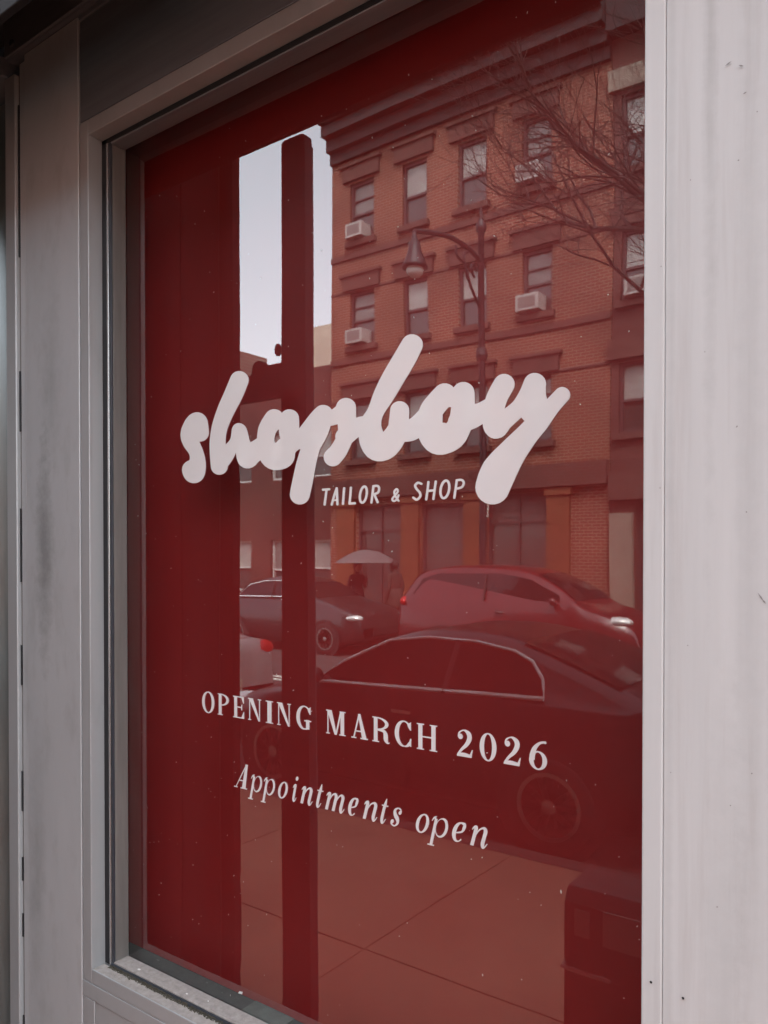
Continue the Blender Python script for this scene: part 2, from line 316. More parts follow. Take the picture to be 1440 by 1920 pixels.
# ------------------------------------------------------------------ shop front: window
YF = -0.089                                # front plane of the metal frame
XL, XR = -1.888, -0.30                     # glazed opening
ZB, ZT = 0.883, 3.137
win = empty('shop_window', (-1.1, 0, 0.78), 0, 'tall shop window with aluminium frame and red backing covered in white lettering', 'shop window')
win_off = Vector(win.location)
def wpart(mb, name, m, parent=None, **k):
    o = mb.build(name, m, parent or win, **k)
    if parent is None: o.location = -win_off
    return o
wpart(MB().box(-1.9675, -1.928, YF, -0.045, 0.831, 3.1925).box(-1.9675, -1.90, -0.044, 0.012, 0.831, 3.1925), 'frame_stile', M['alu_clean'], bevel=0.0018)
wpart(MB().box(-1.9275, 0.3, YF, -0.045, 3.151, 3.1925).box(-1.899, 0.3, -0.044, 0.012, 3.158, 3.1925), 'frame_head', M['alu_clean'], bevel=0.0018)
wpart(MB().box(-1.9275, 0.3, YF, -0.0505, 0.831, 0.870).box(-1.899, 0.3, -0.05, -0.0448, 0.831, 0.866), 'frame_sill', M['alu_clean'], bevel=0.0018)
wpart(MB().box(-1.9262, 0.3, YF + 0.0030, -0.0515, 0.8698, 0.8704), 'sill_dust', M['sill'])
wpart(MB().box(-1.898, 0.1, -0.0505, -0.0448, 0.8662, 0.8795), 'gasket', M['gasket'], bevel=0.0015)
wpart(MB().box(0.10, 0.3, YF + 0.03, 0.06, 0.872, 3.150), 'frame_stile', M['alu_clean'])
# dark groove behind the frame, then the worn metal lip and gasket of the bead
wpart(MB().box(-1.9275, -1.9065, -0.046, -0.0442, 0.872, 3.150).box(-1.9275, 0.1, -0.046, -0.0442, 3.1385, 3.1505), 'glazing_groove', M['black'])
wpart(MB().box(-1.9060, -1.8985, -0.0475, -0.0400, 0.8705, 3.138), 'bead_lip', M['chrome'], bevel=0.001)
wpart(MB().box(-1.8980, -1.8885, -0.0450, -0.0400, 0.8705, 3.138), 'gasket', M['gasket'], bevel=0.001)
wpart(MB().box(-1.898, XL, -0.0395, 0.002, ZB + 0.0005, 3.1345), 'glazing_bead', M['bead'], bevel=0.0015)
wpart(MB().box(-1.898, 0.1, -0.0440, 0.002, 3.135, 3.158), 'glazing_bead', M['header'], bevel=0.0015)
wpart(MB().box(-1.898, 0.1, -0.0445, 0.002, 0.862, ZB), 'glazing_bead', M['sill'], bevel=0.002)
gp = MB().add([(XL - 0.008, 0.0035, ZB - 0.015), (0.1, 0.0035, ZB - 0.015), (0.1, 0.0035, ZT + 0.01), (XL - 0.008, 0.0035, ZT + 0.01)], [(0, 1, 2, 3)], 0)
gp.add([(XL - 0.008, 0.0095, ZB - 0.015), (0.1, 0.0095, ZB - 0.015), (0.1, 0.0095, ZT + 0.01), (XL - 0.008, 0.0095, ZT + 0.01)], [(3, 2, 1, 0)], 1)
gp.add([(XL - 0.008, y, z) for z in (ZB - 0.015, ZT + 0.01) for y in (0.0035, 0.0095)] + [(0.1, y, z) for z in (ZB - 0.015, ZT + 0.01) for y in (0.0035, 0.0095)], [(0, 1, 3, 2), (4, 6, 7, 5), (0, 4, 5, 1), (2, 3, 7, 6)], 1)
glass = wpart(gp, 'glass_pane', [glass_mat(), clear_mat()])
panel = wpart(MB().box(-2.06, 0.08, 0.090, 0.096, 0.8525, ZT + 0.12), 'red_panel', M['red'], label='deep red panel just behind the glass')
wpart(MB().box(-2.1, 0.1, 0.0125, 0.5, 0.80, 0.852), 'inner_ledge', M['ledge'])
wpart(MB().box(-2.12, -2.061, 0.0125, 0.12, 0.853, 3.34).box(-0.432, -0.33, 0.0125, 0.0895, 0.853, 3.25).box(-2.06, -0.373, 0.0125, 0.12, 3.262, 3.34), 'inner_jamb', M['interior'])
wpart(MB().box(-1.47, -1.335, 0.015, 0.088, 0.8525, 0.8560), 'ledge_strip', M['ledge_pale'])
# dust specks on the outer face of the glass
sp = MB()
for i in range(240):
    x, z = random.uniform(XL + 0.02, -0.4), random.uniform(ZB + 0.03, ZT - 0.05); r = random.choice([0.0005, 0.0007, 0.0009, 0.0011])
    l = r * random.uniform(1, 2.6); a = random.uniform(0, 3.14)
    sp.add([(x + l * math.cos(a), 0.0028, z + l * math.sin(a)), (x - r * math.sin(a), 0.0028, z + r * math.cos(a)), (x - l * math.cos(a), 0.0028, z - l * math.sin(a)), (x + r * math.sin(a), 0.0028, z - r * math.cos(a))], [(0, 1, 2, 3)])
for px, py, a_, b_ in ((1052, 1672, 0.0045, 0.0016), (698, 258, 0.0032, 0.001), (578, 932, 0.0035, 0.0013), (905, 1828, 0.003, 0.0012), (776, 595, 0.0022, 0.001), (693, 522, 0.0022, 0.0008), (432, 1866, 0.003, 0.001)):
    x, z = on_glass(px, py, 0.0028); sp.add([(x + b_, 0.0026, z), (x - 0.3 * b_, 0.0026, z + a_), (x - b_, 0.0026, z), (x + 0.2 * b_, 0.0026, z - a_)], [(0, 1, 2, 3)])
wpart(sp, 'dust_speck', M['dust'], kind='stuff')
# dirt packed into the gutter of the sill, pale grit around it
db, cb = MB(), MB()
for i in range(2600):
    x = random.uniform(-1.897, -0.35); r = random.uniform(0.0008, 0.0026)
    y = -0.0475 + random.gauss(0, 0.0022) - abs(random.gauss(0, 0.002)); z = 0.8705 + random.uniform(0, 0.006) * (1 if y > -0.05 else 0.2)
    db.ell((x, y - 0.0035, z), (r * random.uniform(0.8, 2), r, r * 0.7), 5, 3)
for i in range(900):
    x = random.uniform(-1.92, -0.35); r = random.uniform(0.0005, 0.0014); y = -0.053 - abs(random.gauss(0, 0.010))
    if y > YF + 0.002: cb.ell((x, y, 0.8705), (r * 1.3, r, r * 0.6), 5, 3)
for i in range(160):
    x = random.uniform(-1.88, -0.35); r = random.uniform(0.0004, 0.0012)
    cb.ell((x, random.uniform(-0.04, -0.002), ZB + 0.0003), (r * 1.3, r, r * 0.5), 5, 3)
wpart(db, 'gutter_dirt', M['dirt'], kind='stuff'); wpart(cb, 'grit', M['crumb'], kind='stuff')
fk = MB()
for x, y, r in ((-1.80, -0.028, 0.0036), (-1.755, -0.047, 0.0022), (-1.60, -0.03, 0.0024), (-1.53, -0.02, 0.0015)):
    fk.ell((x, y, ZB + 0.0006 if y > -0.04 else 0.8712), (r * 1.5, r, 0.0012), 8, 4)
wpart(fk, 'pale_fleck', M['paper'])
scrap = MB().add([(-0.006, 0, 0), (0.007, 0.001, 0.001), (0.006, 0.004, 0.0055), (-0.005, 0.003, 0.004)], [(0, 1, 2, 3)]).add([(-0.006, 0.0004, 0), (0.007, 0.0014, 0.001), (0.006, 0.0044, 0.0055), (-0.005, 0.0034, 0.004)], [(3, 2, 1, 0)]).build('paper_scrap', M['paper'])
scrap.location = (-1.49, 0.05, 0.8835); tag(scrap, 'tiny white paper scrap caught under the red panel at the sill', 'paper scrap')

# ------------------------------------------------------------------ lettering
def union(polys, name, parent, zoff=0.0008, y=0.0018):
    """Merges overlapping outlines on the glass plane into one flat letter with a little thickness."""
    vs, fs = [], []
    for p in polys:
        a = sum(p[i][0] * p[(i + 1) % len(p)][1] - p[(i + 1) % len(p)][0] * p[i][1] for i in range(len(p)))
        if abs(a) < 1e-9: continue
        if a < 0: p = p[::-1]
        n = len(vs); vs += [Vector((q[0] * 100, q[1] * 100)) for q in p]; fs.append(list(range(n, n + len(p))))
    ov, oe, of, _a, _b, src = delaunay_2d_cdt(vs, [], fs, 0, 1e-5)
    of = [f for f, q in zip(of, src) if q]
    ov = [(q.x / 100, q.y / 100) for q in ov]
    cnt = {}
    for f in of:
        for i in range(len(f)):
            e = (f[i], f[(i + 1) % len(f)]); cnt[e] = cnt.get(e, 0) + 1
    n = len(ov); mb = MB()
    verts = [(x, y, z) for x, z in ov] + [(x, y + zoff, z) for x, z in ov]
    faces = [tuple(f) for f in of] + [(a, b, b + n, a + n) for (a, b) in cnt if (b, a) not in cnt]
    mb.add(verts, faces)
    me = bpy.data.meshes.new(name); me.from_pydata(mb.v, [], mb.f); me.materials.append(M['vinyl'])
    bm = bmesh.new(); bm.from_mesh(me)
    for f in bm.faces:
        if abs(f.normal.y) > 0.5 and f.normal.y > 0: f.normal_flip()
    bm.to_mesh(me); bm.free(); me.update()
    o = bpy.data.objects.new(name, me); COL.objects.link(o); o.parent = parent
    if parent is win: o.location = -win_off
    return o
def hull(pts):
    pts = sorted(set(pts)); 
    def half(ps):
        h = []
        for p in ps:
            while len(h) > 1 and (h[-1][0] - h[-2][0]) * (p[1] - h[-2][1]) - (h[-1][1] - h[-2][1]) * (p[0] - h[-2][0]) <= 0: h.pop()
            h.append(p)
        return h[:-1]
    return half(pts) + half(pts[::-1])
def smooth(pts, n=5):
    """Catmull-Rom through points of any dimension."""
    if len(pts) < 3: return pts
    P = [pts[0]] + list(pts) + [pts[-1]]; out = []
    for i in range(1, len(P) - 2):
        for k in range(n):
            t = k / n; out.append(tuple(0.5 * (2 * b + (c - a) * t + (2 * a - 5 * b + 4 * c - d) * t * t + (3 * b - a - 3 * c + d) * t ** 3) for a, b, c, d in zip(P[i - 1], P[i], P[i + 1], P[i + 2])))
    return out + [tuple(P[-2])]
def brush(chain, tr, n=5, seg=22):
    """Round brush along (x, y, r) points; tr maps traced points to the glass."""
    c = smooth(chain, n); rings = [[(x + r * math.cos(2 * math.pi * k / seg), y + r * math.sin(2 * math.pi * k / seg)) for k in range(seg)] for x, y, r in c]
    return [[tr(*p) for p in hull(a + b)] for a, b in zip(rings, rings[1:])]

ta = lambda x, y: on_glass(320 + x / 3.7895, 600 + y / 3.7895, 0.0018)
tb = lambda x, y: on_glass(640 + x / 3.1304, 600 + y / 3.1304, 0.0018)
script_a = [
    [(207, 800, 64), (187, 727, 72), (150, 800, 79), (142, 862, 60), (178, 935, 50), (190, 1000, 56), (178, 1055, 70), (165, 1085, 75), (150, 1065, 70)],
    [(487, 428, 66), (450, 520, 67), (393, 640, 62), (348, 760, 56), (333, 860, 56), (338, 960, 60), (345, 1040, 60)],
    [(352, 1010, 60), (400, 950, 55), (452, 865, 34), (484, 781, 49), (507, 870, 55), (530, 950, 66), (545, 985, 70), (575, 950, 75), (610, 925, 70), (650, 890, 62)],
    [(735, 702, 69), (688, 775, 65), (674, 860, 61), (695, 950, 72), (735, 990, 75), (795, 975, 80), (805, 930, 80), (847, 860, 66), (841, 790, 72), (843, 702, 68)],
    [(740, 700, 60), (790, 738, 46), (840, 700, 60)], [(720, 945, 70), (765, 950, 80)],
    [(825, 900, 70), (880, 850, 74), (940, 842, 70), (1000, 775, 72), (1050, 710, 72), (1082, 670, 67)],
    [(1085, 670, 67), (1050, 790, 70), (998, 900, 65), (963, 1020, 69), (940, 1130, 72), (917, 1240, 71)],
    [(1085, 690, 64), (1160, 690, 55), (1240, 632, 58)],
    [(1245, 624, 71), (1250, 720, 65), (1243, 820, 58), (1197, 920, 62), (1152, 975, 65)],
    [(1235, 830, 66), (1290, 782, 66), (1345, 750, 62), (1400, 740, 60)],
]
script_b = [
    [(415, 146, 63), (375, 220, 66), (310, 330, 66), (255, 430, 62), (200, 540, 49), (170, 620, 64), (180, 700, 76), (212, 752, 76), (270, 735, 74), (330, 652, 64), (338, 585, 58), (342, 532, 56)],
    [(335, 660, 55), (400, 650, 62), (450, 620, 60), (490, 580, 60)],
    [(606, 438, 67), (535, 520, 68), (500, 600, 62), (515, 665, 67), (567, 710, 80), (640, 690, 80), (680, 645, 74), (702, 590, 70), (714, 500, 68), (716, 428, 65)],
    [(606, 440, 60), (650, 458, 54), (714, 430, 60)], [(580, 690, 80), (595, 672, 70)], [(530, 560, 64), (533, 600, 60)],
    [(690, 600, 65), (760, 570, 70), (820, 545, 60), (870, 520, 60)],
    [(955, 378, 62), (912, 460, 62), (888, 560, 61), (905, 632, 65), (952, 592, 56), (1038, 520, 50), (1097, 450, 60), (1135, 376, 66)],
    [(1135, 380, 64), (1150, 450, 52), (1165, 530, 60)],
    [(1296, 440, 47), (1230, 512, 50), (1155, 600, 62), (1082, 682, 68), (997, 785, 84), (925, 890, 104), (887, 982, 101)],
    [(1085, 530, 50), (1125, 560, 60)],
]
tg = lambda x, y: on_glass(580 + x / 4.5, 880 + y / 4.5, 0.0018)
def oval(cx, cy, rx, ry, sl, r, n=20): return [(cx + rx * math.cos(2 * math.pi * k / n) - sl * ry * math.sin(2 * math.pi * k / n), cy + ry * math.sin(2 * math.pi * k / n), r) for k in range(n + 1)]
polys = [p for c in script_a for p in brush(c, ta)] + [p for c in script_b for p in brush(c, tb)]
union(polys, 'script_lettering', win)['label'] = 'big white rounded script word shopboy'
tagline = empty('tagline'); tagline.parent = win; tagline.location = -win_off; tagline['label'] = 'small white hand drawn capitals under the script'
r = 9.5
for chains in (
    [[(115, 172, r), (166, 168, r)], [(145, 172, r), (137, 230, r), (128, 297, r)]],
    [[(188, 297, r), (210, 220, r), (230, 160, r)], [(230, 160, r), (234, 230, r), (236, 295, r)], [(205, 262, 7), (233, 258, 7)]],
    [[(293, 160, r), (288, 220, r), (283, 291, r)]],
    [[(350, 155, r), (345, 220, r), (338, 287, r)], [(338, 289, r), (383, 286, r)]],
    [oval(455, 213, 28, 68, 0.14, r)],
    [[(540, 145, r), (532, 210, r), (523, 280, r)], [(540, 142, r), (575, 140, r), (588, 162, r), (578, 196, r), (538, 212, r)], [(548, 212, r), (575, 277, r)]],
    [[(752, 266, 8), (725, 225, 8), (716, 190, 8), (735, 166, 8), (746, 186, 8), (722, 220, 8), (699, 250, 8), (712, 268, 8), (738, 252, 8), (752, 218, 8)]],
    [[(944, 122, r), (915, 113, r), (892, 137, r), (906, 168, r), (930, 195, r), (935, 228, r), (906, 256, r), (876, 238, r)]],
    [[(1004, 107, r), (996, 180, r), (985, 254, r)], [(1066, 103, r), (1056, 175, r), (1046, 250, r)], [(998, 182, r), (1055, 177, r)]],
    [oval(1143, 169, 36, 74, 0.14, r + 0.5)],
    [[(1243, 95, r), (1233, 165, r), (1222, 240, r)], [(1243, 92, r), (1285, 90, r), (1302, 115, r), (1285, 150, r), (1236, 164, r)]],
):
    union([p for c in chains for p in brush(c, tg, 4, 14)], 'letter', tagline)

class Glyph:
    """Letter built from convex pieces in a unit box: x in cap heights, y from baseline 0 to cap height 1."""
    def __init__(s): s.p = []
    def poly(s, *q): s.p.append(list(q)); return s
    def rect(s, x0, y0, x1, y1): return s.poly((x0, y0), (x1, y0), (x1, y1), (x0, y1))
    def ring(s, co, ro, ci, ri, a0=0, a1=360, n=36):
        P = lambda c, r, a: (c[0] + r[0] * math.cos(R(a)), c[1] + r[1] * math.sin(R(a)))
        for k in range(n):
            a, b = a0 + (a1 - a0) * k / n, a0 + (a1 - a0) * (k + 1) / n
            s.poly(P(co, ro, a), P(co, ro, b), P(ci, ri, b), P(ci, ri, a))
        return s
    def disc(s, c, r, n=16): return s.poly(*[(c[0] + r * math.cos(2 * math.pi * k / n), c[1] + r * math.sin(2 * math.pi * k / n)) for k in range(n)])
    def sweep(s, pts, n=6):
        c = smooth(pts, n); L, Rr = [], []
        for i, (x, y, wd) in enumerate(c):
            a, b = c[max(0, i - 1)], c[min(len(c) - 1, i + 1)]; dx, dy = b[0] - a[0], b[1] - a[1]; l = math.hypot(dx, dy) or 1
            L.append((x - dy / l * wd / 2, y + dx / l * wd / 2)); Rr.append((x + dy / l * wd / 2, y - dx / l * wd / 2))
        for i in range(len(c) - 1): s.poly(L[i], L[i + 1], Rr[i + 1]); s.poly(L[i], Rr[i + 1], Rr[i])
        return s
    def stem(s, x, st, o=0.075, h=0.042, y0=0, y1=1):
        s.rect(x, y0, x + st, y1); s.rect(x - o, y0, x + st + o, y0 + h); s.rect(x - o, y1 - h, x + st + o, y1); return s
ST, HR, O_ = 0.185, 0.05, 0.075
def cap(ch, w):
    g = Glyph(); s, h, o = ST, HR, O_
    if ch in 'O0':
        g.ring((w / 2, .5), (w / 2, .515), (w / 2, .5), (w / 2 - s * .98, .515 - h))
    elif ch == 'P':
        g.stem(o, s); g.ring((o + s - .02, .725), (w - o - s + .02, .275), (o + s - .02, .725), (w - o - s - s + .04, .275 - h), -90, 90, 20)
    elif ch == 'R':
        g.stem(o, s); g.ring((o + s - .02, .745), (w - o - s - .04, .255), (o + s - .02, .745), (w - o - 2 * s - .02, .255 - h), -90, 90, 20)
        g.sweep([(o + s, .49, .05), (w - .30, .47, .12), (w - .20, .33, .2), (w - .18, .14, .2), (w - .09, .015, .07), (w, .04, .03)])
    elif ch == 'E':
        g.stem(o, s); g.rect(o, 1 - h, w - .02, 1); g.rect(o, 0, w, h); g.rect(o + s, .48, w - .16, .48 + h)
        g.poly((w - .02, 1), (w - .02, .70), (w - .05, .70), (w - .17, 1 - h), (w - .17, 1)); g.poly((w, 0), (w, .32), (w - .03, .32), (w - .17, h), (w - .17, 0))
        g.poly((w - .16, .37), (w - .13, .37), (w - .13, .64), (w - .16, .64), (w - .21, .505))
    elif ch == 'N':
        g.rect(o, 0, o + h, 1); g.rect(0, 0, 2 * o + h, h * .85); g.rect(0, 1 - h * .85, o + s, 1); g.rect(w - o - h, 0, w - o, 1); g.rect(w - 2 * o - h, 1 - h * .85, w, 1)
        g.poly((o - .02, 1), (o + s + .04, 1), (w - o, 0), (w - o - .09, 0))
    elif ch == 'I': g.stem((w - s) / 2, s)
    elif ch in 'GC':
        g.ring((w * .52, .5), (w * .52, .515), (w * .57, .5), (w * .57 - s * 1.05, .515 - h), 42, 318, 40)
        g.poly((w - .03, .99), (w - .03, .66), (w - .06, .66), (w - .22, .93), (w - .12, .93))
        g.sweep([(w * .86, .93, .05), (w - .14, .84, .09), (w - .05, .68, .05)])
        if ch == 'G': g.rect(w - .10 - s, .02, w - .10, .42); g.rect(w - .20 - s, .40 - h, w, .40); g.sweep([(w * .5, .015, .05), (w * .75, .05, .08), (w - .2, .2, .1)])
        else: g.sweep([(w * .62, .01, .06), (w * .84, .08, .08), (w - .03, .30, .05)]); g.poly((w - .02, 0.02), (w - .02, .34), (w - .06, .34), (w - .16, .10))
    elif ch == 'M':
        g.rect(o, 0, o + h, 1); g.rect(0, 0, 2 * o + h, h * .85); g.rect(0, 1 - h * .85, o + s, 1)
        g.poly((o - .02, 1), (o + s + .04, 1), (w / 2 + .06, 0), (w / 2 - .06, 0)); g.poly((w - o - s - .02, 1), (w - o - s + .06, 1), (w / 2 + .05, 0), (w / 2 - .02, 0))
        g.rect(w - o - s, 0, w - o, 1); g.rect(w - 2 * o - s, 0, w, h * .85); g.rect(w - o - s - .05, 1 - h * .85, w, 1)
    elif ch == 'A':
        g.poly((o + .01, 0), (o + .07, 0), (w / 2 + .02, 1), (w / 2 - .06, 1)); g.poly((w - o - s - .03, 0), (w - o + .02, 0), (w / 2 + .03, 1.01), (w / 2 - .08, 1.01))
        g.rect(w * .25, .28, w * .7, .28 + h); g.rect(0, 0, 2 * o + .1, h); g.rect(w - 2 * o - s - .04, 0, w, h)
    elif ch == 'H': g.stem(o, s); g.stem(w - o - s, s); g.rect(o, .48, w - o, .48 + h)
    elif ch == '2':
        g.disc((.15, .74), .105); g.sweep([(.06, .72, .05), (.10, .88, .06), (w * .45, .985, .055), (w * .74, .88, .17), (w * .80, .70, .19), (w * .62, .47, .15), (w * .30, .26, .10), (.05, .07, .08)])
        g.poly((0, 0), (w - .05, 0), (w - .02, .10), (w * .5, .15), (.07, .13), (0, .06)); g.poly((w - .02, .30), (w + .01, .30), (w - .04, 0), (w - .16, .02), (w - .10, .14))
    elif ch == '6':
        g.ring((w / 2, .315), (w / 2, .33), (w / 2 + .0, .315), (w / 2 - s * .92, .33 - h)); g.sweep([(.11, .32, .20), (.13, .50, .2), (w * .32, .74, .15), (w * .60, .93, .09), (w * .93, .985, .07)])
        g.disc((w * .90, .965), .04)
    return g
def italic(ch, w):
    g = Glyph(); s, h, x = .135, .04, .66
    if ch == 'A':
        g.poly((.03, 0), (.075, 0), (w * .62, 1), (w * .56, 1)); g.poly((w - .33, 0), (w - .10, 0), (w * .70, 1.01), (w * .52, 1.01)); g.rect(w * .26, .30, w * .76, .34); g.rect(-.06, 0, .17, h); g.rect(w - .42, 0, w, h)
    elif ch == 'p':
        g.rect(.10, -.34, .10 + s, .60); g.rect(.0, -.345, .10 + s + .09, -.345 + h); g.sweep([(-.02, .50, .03), (.06, .62, .07), (.16, .63, .12)])
        g.ring((w / 2 + .10, x / 2), (w / 2 - .10, x / 2 + .01), (w / 2 + .05, x / 2), (w / 2 - .10 - s * .6, x / 2 - h)); 
    elif ch == 'o': g.ring((w / 2, x / 2), (w / 2, x / 2 + .012), (w / 2, x / 2), (w / 2 - s * .95, x / 2 - h * .9))
    elif ch == 'i':
        g.disc((.14, .90), .085); g.sweep([(-.02, .52, .03), (.04, .61, .07), (.10, .62, .13), (.12, .55, s), (.12, .14, s), (.17, .02, .10), (.24, .04, .05), (.30, .16, .03)])
    elif ch in 'nm':
        k = 3 if ch == 'm' else 2; stp = (w - .26) / (k - 1) if k == 2 else (w - .26) / 2
        g.sweep([(-.02, .52, .03), (.04, .62, .07), (.10, .62, .12), (.12, .55, s)]); g.rect(.12 - s / 2, 0, .12 + s / 2, .60)
        for j in range(1, k):
            bx = .12 + stp * j; ax = bx - stp
            pts = [(ax + .03, .34, .04), (ax + stp * .35, .56, .055), (bx - .10, .645, .08), (bx - .005, .55, s), (bx, .36, s)]
            g.sweep(pts + ([(bx, .14, s), (bx + .05, .02, .10), (bx + .11, .04, .05), (bx + .17, .16, .03)] if j == k - 1 else [(bx, .0, s)]))
    elif ch == 't':
        g.sweep([(.15, .90, .02), (.14, .70, .13), (.12, .50, s), (.12, .15, s), (.17, .02, .10), (.24, .05, .05), (.30, .17, .03)]); g.rect(-.02, .62, .30, .62 + h)
    elif ch == 'e':
        g.ring((w / 2, x / 2), (w / 2, x / 2 + .012), (w / 2 + .04, x / 2), (w / 2 - s * .9, x / 2 - h * .9), 60, 315, 30)
        g.sweep([(w * .50, .655, .045), (w * .80, .62, .10), (w - .09, .50, .13), (w * .72, .36, .07), (.12, .28, .035)])
    elif ch == 's':
        g.disc((w - .10, .51), .07); g.disc((.09, .15), .075)
        g.sweep([(w - .04, .53, .03), (w - .10, .62, .05), (w * .5, .655, .045), (w * .24, .56, .11), (w * .36, .40, .14), (w * .66, .27, .15), (w * .76, .13, .11), (w * .5, .01, .045), (w * .15, .06, .05), (.03, .15, .04)])
    slant = 0.0
    return g
def set_line(specs, name, label, fn, zb, capz, slant=0.0):
    e = empty(name); e.parent = win; e.location = -win_off; e['label'] = label
    for ch, x0, x1 in specs:
        wd = (x1 - x0) / capz; g = fn(ch, wd)
        sh = [[(x + slant * y, y) for x, y in p] for p in g.p]
        lo, hi = min(x for p in sh for x, _ in p), max(x for p in sh for x, _ in p)
        union([[(x0 + (x - lo) / (hi - lo) * (x1 - x0), zb + y * capz) for x, y in p] for p in sh], 'letter', e)
def gx(px, z_py): return on_glass(px, z_py, 0.0018)[0]
row1 = []
for ch, a, b in zip('OPENINGMARCH2026', (75, 192, 308, 420, 553, 637, 782, 1005, 1195), (167, 275, 390, 517, 607, 740, 892, 1150, 1318)):
    row1.append((ch, gx(360 + a / 4, 1330), gx(360 + b / 4, 1330)))
for ch, a, b in zip('RCH2026', (-8, 160, 325, 627, 797, 978, 1168), (122, 285, 478, 745, 923, 1105, 1303)):
    row1.append((ch, gx(700 + a / 4, 1390), gx(700 + b / 4, 1390)))
set_line(row1, 'opening_line', 'white serif capitals giving the opening month', cap, 1.6065, 0.0535)
row2 = []
for ch, a, b in zip('Appointmen', (315, 420, 515, 645, 752, 812, 930, 997, 1170, 1280), (418, 525, 622, 718, 797, 903, 985, 1142, 1248, 1388)):
    row2.append((ch, gx(360 + a / 4, 1490), gx(360 + b / 4, 1490)))
for ch, a, b in zip('tsopen', (52, 128, 318, 405, 590, 725), (112, 212, 418, 560, 695, 855)):
    row2.append((ch, gx(700 + a / 4, 1560), gx(700 + b / 4, 1560)))
set_line(row2, 'appointment_line', 'white italic serif line below the opening month', italic, 1.434, 0.0605, 0.30)
# ------------------------------------------------------------------ shop front: cladding, header, door, pilaster
t = empty('aluminium_column', (-2.1, -0.05, SW), 0, 'grey brushed aluminium column panel left of the shop window with a mottled stain', 'column')
def part(root, mb, name, m, **k):
    o = mb.build(name, m, root, **k); o.matrix_parent_inverse = Matrix.Translation(-Vector(root.location)); return o
part(t, MB().box(-2.246, -1.9725, YF - 0.001, -0.02, SW, 3.486), 'face_panel', M['alu_stained'], bevel=0.002)
part(t, MB().box(-2.2765, -2.2485, YF + 0.001, -0.02, SW, 3.47), 'edge_strip', M['alu'], bevel=0.002)
part(t, MB().box(-2.270, -1.966, -0.05, -0.015, SW, 3.486), 'backing', M['black'])

t = empty('header_panel', (-1.0, -0.05, 3.2), 0, 'shaded grey metal panel running above the shop window', 'header panel')
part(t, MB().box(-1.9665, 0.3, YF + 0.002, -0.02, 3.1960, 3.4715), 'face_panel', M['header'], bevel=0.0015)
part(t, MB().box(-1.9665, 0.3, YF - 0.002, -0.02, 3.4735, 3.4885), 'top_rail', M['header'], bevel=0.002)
t = empty('fascia_beam', (-1.0, -0.07, 3.49), 0, 'dark metal beam with a bolt above the header at top left', 'beam')
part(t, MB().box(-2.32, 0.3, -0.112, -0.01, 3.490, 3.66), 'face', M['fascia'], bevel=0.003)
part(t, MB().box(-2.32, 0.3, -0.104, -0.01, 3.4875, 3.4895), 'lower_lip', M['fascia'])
part(t, MB().lathe([(0.009, -0.1185), (0.011, -0.115), (0.011, -0.1125)], (-2.268, 0, 3.515), 'Y', 10), 'bolt', M['black'])
part(t, MB().box(-2.9, -2.325, -0.118, -0.02, 3.44, 3.50), 'end_cap', M['fascia'], bevel=0.004)

t = empty('bulkhead', (-1.0, -0.05, SW), 0, 'grey aluminium panelling below the shop window sill', 'bulkhead')
part(t, MB().box(-1.9705, 0.3, YF - 0.0005, -0.02, 0.7855, 0.8295), 'top_rail', M['alu_clean'], bevel=0.0018)
part(t, MB().box(-1.9705, -1.917, YF + 0.0005, -0.02, SW, 0.7835), 'stile', M['alu_clean'], bevel=0.0018)
part(t, MB().box(-1.9155, 0.3, YF + 0.0025, -0.02, SW, 0.7830), 'face_panel', M['alu_clean'], bevel=0.0015)
t = empty('door_frame', (-2.31, -0.05, SW), 0, 'pale metal door frame upright at the far left with a dark gap', 'door frame')
part(t, MB().box(-2.338, -2.284, -0.1, -0.03, SW, 3.44), 'upright', M['alu_clean'], bevel=0.003)
gap = MB()
for a, b in ((0.2, 0.62), (0.86, 0.93), (1.03, 1.10), (1.24, 1.36), (1.62, 1.74), (1.93, 2.15), (2.38, 2.56), (2.9, 3.35)):
    gap.box(-2.2836, -2.2768, -0.0900, -0.06, a, b)
part(t, MB().box(-2.2838, -2.2767, -0.0860, -0.03, SW, 3.44), 'gap_filler', M['bead'])
part(t, gap, 'split_seal', M['black'], kind='stuff')
t = empty('shop_door', (-2.6, -0.03, SW), 0, 'sliver of dark grey green door at the far left edge', 'door')
part(t, MB().box(-3.2, -2.3405, -0.055, -0.02, SW, 3.42), 'leaf', M['teal'], bevel=0.003)
part(t, MB().box(-2.3590, -2.3420, -0.062, -0.0555, SW, 3.42), 'edge_trim', M['fascia'], bevel=0.002)

